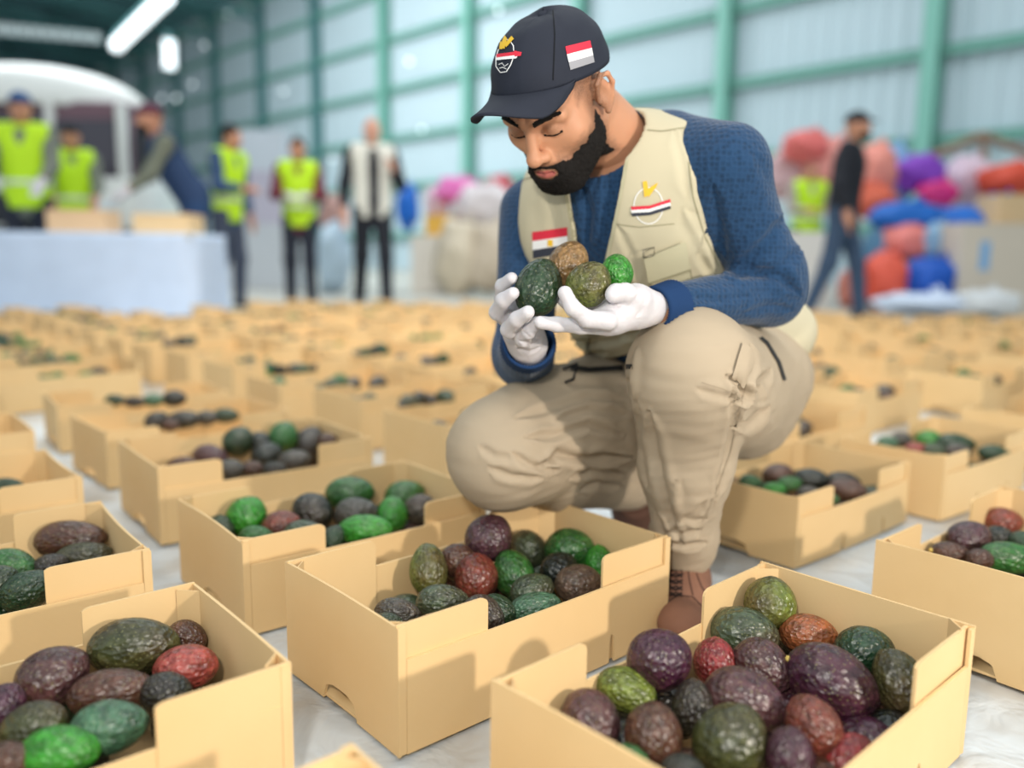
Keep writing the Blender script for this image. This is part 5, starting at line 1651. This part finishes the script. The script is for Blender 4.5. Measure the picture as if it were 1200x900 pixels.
# ------------------------------------------------------------------ table with cloth
TX0, TX1, TY0, TY1, TZ = -4.6, -2.30, 6.15, 6.95, .66
tb = empty('folding_table', ((TX0 + TX1) / 2, (TY0 + TY1) / 2, 0)); tag(tb, 'long folding table hidden under the pale blue cloth', 'table')
mb = MB(); mb.box(TX0 + .03, TX1 - .03, TY0 + .03, TY1 - .03, TZ - .04, TZ - .006); world_child('table_top', pymesh('table_top', mb.v, mb.f), C_('table_board', (190, 190, 188)), tb)
for x in (TX0 + .2, -3.27, TX1 - .2):
    for y in (TY0 + .12, TY1 - .1):
        mb = MB(); mb.tube([(x, y, .0), (x, y, TZ - .04)], .02, 8); world_child('leg', pymesh('leg', mb.v, mb.f), C_('dark_leg', (40, 42, 48)), tb)
v = []; f = []; nx, nd = 90, 14
loop = []
per = []
def rr(u):   # rounded rectangle outline, u in 0..1, starting at the left front
    pts = [(TX0, TY0), (TX1, TY0), (TX1, TY1), (TX0, TY1)]
    Ls = [TX1 - TX0, TY1 - TY0, TX1 - TX0, TY1 - TY0]; T = sum(Ls); d = u * T
    for i in range(4):
        if d <= Ls[i]: a = np.array(pts[i]); b_ = np.array(pts[(i + 1) % 4]); return a + (b_ - a) * d / Ls[i], i
        d -= Ls[i]
    return np.array(pts[0]), 0
NP = 220
ctr = np.array([(TX0 + TX1) / 2, (TY0 + TY1) / 2])
for j in range(nd + 1):
    for i in range(NP):
        p, sd = rr(i / NP)
        q = p - ctr; R_ = .16
        q = np.array([np.sign(q[0]) * min(abs(q[0]), (TX1 - TX0) / 2), np.sign(q[1]) * min(abs(q[1]), (TY1 - TY0) / 2)])
        c = np.array([np.sign(q[0]) * ((TX1 - TX0) / 2 - R_), np.sign(q[1]) * ((TY1 - TY0) / 2 - R_)])
        if abs(q[0]) > abs(c[0]) and abs(q[1]) > abs(c[1]):
            e = q - c; q = c + e / np.hypot(*e) * R_
        t = j / nd
        fl = 1 + .035 * t + .012 * t * math.sin(i * .55) + .010 * t * math.sin(i * .23 + 1)
        z = TZ - .60 * t + (.004 * math.sin(i * .5) if t == 1 else 0)
        v.append((*(ctr + q * (np.array([1 + (fl - 1) * .5, fl]))), max(z, .04)))
for j in range(nd):
    for i in range(NP): f.append((j * NP + i, j * NP + (i + 1) % NP, (j + 1) * NP + (i + 1) % NP, (j + 1) * NP + i))
k = len(v); v.append((*ctr, TZ + .002))
for i in range(NP): f.append((k, (i + 1) % NP, i))
me = pymesh('tablecloth', v, f)
o = link('tablecloth', me, mat('cloth_pale_blue', (196, 212, 236), .7, .3, noise_s=7, noise_a=.10), smooth=True)
tag(o, 'pale blue-white cloth hanging to the ground over the long table', 'tablecloth')


def carton(px, py_top, py_bot, wpx, Y, depth, col, label, open_=False, group=None, rz=0, z0=None):
    a = at(px, py_bot, Y); zt = at(px, py_top, Y)[2]; w = wpx / FPX * Y
    z0 = a[2] if z0 is None else z0
    h = zt - z0
    root = empty('carton', (a[0], Y + depth / 2, z0), rz); tag(root, label, 'box', group)
    m = mat('carton_%d_%d_%d' % col, col, .7, .25, noise_s=3, noise_a=.06)
    mb = MB(); mb.box(-w / 2, w / 2, -depth / 2, depth / 2, 0, h); mb.build('carton_body', m, root, bevel=.006)
    for s_ in (-1, 1):
        mb = MB(); mb.box(-w / 2 + .004, w / 2 - .004, min(0, s_ * depth / 2) + .002, max(0, s_ * depth / 2) - .002, h, h + .004); mb.build('flap', m, root)
    mb = MB(); mb.box(-w / 2 - .001, w / 2 + .001, -.025, .025, h + .004, h + .0055); mb.build('tape', mat('parcel_tape', (190, 160, 110), .3), root)
    return root


carton(88, 246, 270, 66, 6.30, .30, (226, 190, 150), 'light cardboard box on the table in front of the two lime vests', z0=TZ + .004)
carton(189, 251, 274, 66, 6.28, .30, (228, 196, 150), 'light cardboard box at the right end of the cloth-covered table', z0=TZ + .004)

# ------------------------------------------------------------------ truck
TRK = empty('truck', (-6.4, 12.3, 0)); tag(TRK, 'white truck cab with rounded roof fairing behind the table', 'truck')
M_TW = mat('truck_white', (226, 226, 222), .35, .5, coat=.3); M_TG = mat('truck_glass', (62, 58, 70), .12, .6); M_TM = mat('truck_maroon', (112, 84, 94), .5)
M_TD = mat('truck_dark', (44, 46, 54), .6)
x0, x1, y0 = -8.8, -5.12, 11.6
def tbox(name, a, b_, c, d, e, g, m, bev=.06, lab=None):
    mb = MB(); mb.box(a, b_, c, d, e, g)
    me = pymesh(name, mb.v, mb.f); bm = bmesh.new(); bm.from_mesh(me); bmesh.ops.recalc_face_normals(bm, faces=bm.faces)
    if bev: bmesh.ops.bevel(bm, geom=list(bm.edges), offset=bev, segments=3, profile=.5, affect='EDGES')
    bm.to_mesh(me); bm.free()
    o = world_child(name, me, m, TRK, True)
    return o
tbox('cab_body', x0, x1, y0, y0 + 1.1, .75, 1.50, M_TW, .08)
tbox('cab_upper', x0 + .02, x1 - .10, y0 + .12, y0 + 1.1, 1.46, 2.50, M_TM, .06)
tbox('windscreen', x0 + .15, x1 - 1.15, y0 + .06, y0 + .14, 1.52, 2.32, M_TG, .02)
tbox('windscreen', x1 - 1.05, x1 - .22, y0 + .06, y0 + .14, 1.52, 2.25, M_TG, .02)
for x in (x0 + .05, x1 - 1.10, x1 - .15):
    tbox('pillar', x - .05, x + .05, y0 + .02, y0 + .16, 1.46, 2.46, M_TW, .02)
tbox('bumper', x0, x1 + .02, y0 - .12, y0 + .1, .42, .80, M_TD, .05)
tbox('grille', x0 + .6, x1 - 1.0, y0 - .03, y0 + .02, .86, 1.30, M_TD, .01)
for x in (x1 - .45, x0 + .3): tbox('headlight', x - .2, x + .2, y0 - .05, y0 + .02, .92, 1.16, mat('headlight_glass', (210, 220, 225), .1), .02)
tbox('mirror', x1 + .02, x1 + .2, y0 + .02, y0 + .12, 1.5, 2.1, M_TD, .03)
f = Field((x0 - .2, y0 - .2, 2.2), (x1 + .2, y0 + 2.4, 3.4), .06, .3)
f.ell(((x0 + x1) / 2 - .05, y0 + .8, 2.42), ((x1 - x0) / 2 - .02, .85, .66), k=0)
f.half((0, 0, 2.44), (0, 0, -1))
V, Q = f.mesh('f'); world_child('roof_fairing', npmesh('roof_fairing', V, Q), M_TW, TRK)
tbox('cargo_box', x0 - 2.5, x1 - 1.9, y0 + 1.3, y0 + 6.5, .9, 2.7, M_TW, .03)
for x in (x1 - .25, x0 + .25):
    for y in (y0 + .6,):
        mb = MB(); mb.tube([(x - .14, y, .48), (x + .14, y, .48)], .48, 24); world_child('wheel', pymesh('wheel', mb.v, mb.f), M_TD, TRK, False)

# ------------------------------------------------------------------ sacks, bags and cartons
def bag(px, py, rx, ry, col, Y, label, seed, name='bag', cat='bag', group=None, floor=False):
    c = at(px, py, Y); a = rx / FPX * Y; b_ = ry / FPX * Y
    if c[2] - b_ < .5: b_ = max((c[2] + b_) / 2, .08); c[2] = b_
    z0 = 0.02 if floor else None
    bm = bmesh.new(); bmesh.ops.create_icosphere(bm, subdivisions=4, radius=1)
    for v in bm.verts:
        p = v.co.copy()
        n1 = noise.noise(p * 1.6 + Vector((seed, 0, 0))); n2 = noise.noise(p * 4.5 + Vector((0, seed, 0)))
        r = 1 + .22 * n1 + .09 * n2
        q = Vector((abs(p.x) ** .8 * (1 if p.x > 0 else -1), p.y, abs(p.z) ** .85 * (1 if p.z > 0 else -1))) * r
        v.co = Vector((q.x * a, q.y * max(a, b_) * .7, q.z * b_))
    # tied neck
    me = bpy.data.meshes.new(name); bm.to_mesh(me); bm.free()
    root = link(name, me, mat('sack_%d_%d_%d' % col, col, .45, .4, noise_s=4, noise_a=.12, bump=.4, bump_s=12), smooth=True)
    root.location = (c[0], Y, max(c[2], b_ * .85)); root.rotation_euler = (0, random.uniform(-.2, .2), random.uniform(0, 3))
    root.rotation_euler = (0, 0, 0)
    mb = MB(); top = Vector((a * .2, 0, b_ * .92)); mb.tube([top, top + Vector((.02, 0, b_ * .12)), top + Vector((.05, 0, b_ * .26))], [a * .16, a * .05, a * .14], 8)
    mb.build('tied_neck', root.data.materials[0], root, True)
    tag(root, label, cat, group)
    return root


GB = 'coloured bags piled against the hall wall'
for i, (px, py, rx, ry, col, Y, lab) in enumerate([
        (946, 172, 26, 18, (224, 110, 106), 11.8, 'salmon bag topmost behind the worker in the lime vest'),
        (975, 195, 34, 30, (228, 150, 140), 11.9, 'large pale salmon sack behind the walking man\'s back'),
        (922, 205, 24, 26, (214, 176, 180), 12.1, 'pale pink sack at the left end of the coloured pile'),
        (1024, 200, 24, 30, (236, 146, 130), 10.6, 'peach sack right in front of the walking man\'s chest'),
        (1024, 236, 24, 20, (226, 104, 74), 10.4, 'orange sack below the peach one'),
        (1046, 205, 22, 34, (132, 170, 214), 11.2, 'light blue sack between the peach and the purple one'),
        (1076, 204, 30, 20, (134, 62, 188), 11.0, 'purple bag high on the pile'),
        (1098, 228, 22, 16, (222, 48, 128), 10.8, 'magenta bag just below the purple one'),
        (1132, 214, 32, 28, (222, 198, 212), 11.2, 'whitish-pink sack in the middle of the pile'),
        (1182, 213, 34, 20, (214, 74, 48), 10.6, 'orange-red bag at the right edge, high up'),
        (1064, 256, 44, 18, (14, 100, 190), 9.8, 'long blue bag lying below the purple one'),
        (1136, 268, 50, 26, (14, 104, 200), 9.9, 'biggest blue bag, centre of the pile'),
        (1172, 246, 24, 18, (20, 84, 180), 10.2, 'blue bag under the orange-red one'),
        (1066, 284, 30, 22, (238, 136, 128), 9.6, 'pink-orange sack under the long blue bag'),
        (1096, 284, 20, 22, (146, 184, 214), 9.5, 'pale blue sack beside the pink-orange one'),
        (1036, 290, 20, 30, (86, 132, 170), 9.9, 'grey-blue sack by the walking man\'s hand'),
        (1040, 316, 26, 18, (222, 88, 66), 9.3, 'orange-red sack low beside the walking man\'s legs'),
        (1094, 324, 38, 20, (12, 82, 180), 9.2, 'dark blue bag on the ground in the middle'),
        (1124, 302, 24, 14, (206, 50, 66), 9.4, 'red bag squeezed between the blue ones'),
        (1002, 330, 20, 16, (196, 120, 104), 9.4, 'small brownish sack behind the walking man\'s knees'),
        (1084, 352, 56, 9, (206, 218, 238), 8.6, 'flat white-blue plastic sheet bundle on the ground'),
        (1152, 350, 40, 10, (210, 212, 214), 8.4, 'flat whitish bundle before the beige carton')]):
    bag(px, py, rx, ry, col, Y, lab, i * 3.7, group=GB)
GC = 'bags and sacks stacked in the middle of the hall'
for i, (px, py, rx, ry, col, Y, lab) in enumerate([
        (537, 224, 26, 16, (228, 112, 182), 12.2, 'pink bag on top of the middle stack'), (566, 242, 32, 26, (222, 212, 214), 12.0, 'round white sack left of the crouching man'),
        (584, 218, 16, 12, (206, 70, 84), 12.4, 'red bag just left of the crouching man\'s shoulder'), (512, 238, 14, 18, (226, 196, 206), 12.3, 'pale pink sack at the left of the middle stack'),
        (478, 243, 12, 26, (18, 104, 204), 11.6, 'blue bag beside the man in the white vest'), (540, 290, 30, 28, (206, 192, 170), 11.4, 'beige sack low in the middle stack'),
        (575, 290, 26, 30, (196, 180, 160), 11.3, 'brownish sack low beside the crouching man'), (392, 250, 16, 22, (180, 140, 132), 11.6, 'brownish bundle between the lone worker and the white vest'),
        (390, 285, 18, 20, (170, 190, 206), 11.2, 'pale blue bundle under the brownish one')]):
    bag(px, py, rx, ry, col, Y, lab, 40 + i * 2.9, group=GC)
carton(513, 252, 276, 30, 11.8, .3, (236, 184, 84), 'small yellow-orange box under the pink bag', z0=.62)
carton(505, 276, 318, 46, 11.6, .5, (222, 214, 204), 'white carton at the left foot of the middle stack', z0=0)
for i, (px, a, b_, w, col, lab) in enumerate([(300, 152, 200, 66, (206, 214, 224), 'top of the film-wrapped stack left of the lone worker'), (296, 200, 262, 74, (196, 190, 206), 'lilac-grey wrapped block in the tall stack left of the lone worker'), (304, 262, 325, 86, (204, 208, 214), 'bottom block of the tall film-wrapped stack')]):
    carton(px, a, b_, w, 12.4, 1.0, col, lab, group='film-wrapped stack', z0=None if i < 2 else 0)
carton(1163, 262, 362, 84, 8.9, .7, (206, 194, 178), 'large beige carton with a blue print at the right edge', z0=0)
carton(1196, 228, 262, 52, 9.3, .5, (214, 184, 144), 'brown carton standing on the large beige one at the right edge')
carton(941, 272, 350, 62, 9.5, .6, (214, 210, 204), 'whitish carton in front of the far worker in the lime vest', z0=0)
p = at(1163, 300, 8.88)
mb = MB(); mb.box(p[0] - .12, p[0] - .02, 8.895, 8.899, p[2] - .15, p[2] + .15); o = mb.build('printed_mark', mat('blue_print', (120, 170, 214), .6)); 
for ob in COL.objects:
    if ob.get('label', '').startswith('large beige carton'):
        o.parent = ob; o.matrix_parent_inverse = (Matrix.Translation(ob.location) @ ob.rotation_euler.to_matrix().to_4x4()).inverted()
# rough wooden frame over the pile
wf = empty('wooden_frame', tuple(at(1150, 170, 12.5))); tag(wf, 'rough brown wooden beams leaning above the coloured bags', 'wooden frame')
for a, b_ in (((1075, 190), (1152, 158)), ((1152, 158), (1215, 184)), ((1152, 158), (1165, 330)), ((1085, 187), (1090, 330))):
    mb = MB(); mb.tube([at(*a, 12.6), at(*b_, 12.4)], .055, 6); world_child('beam', pymesh('beam', mb.v, mb.f), C_('old_wood', (150, 122, 104)), wf)
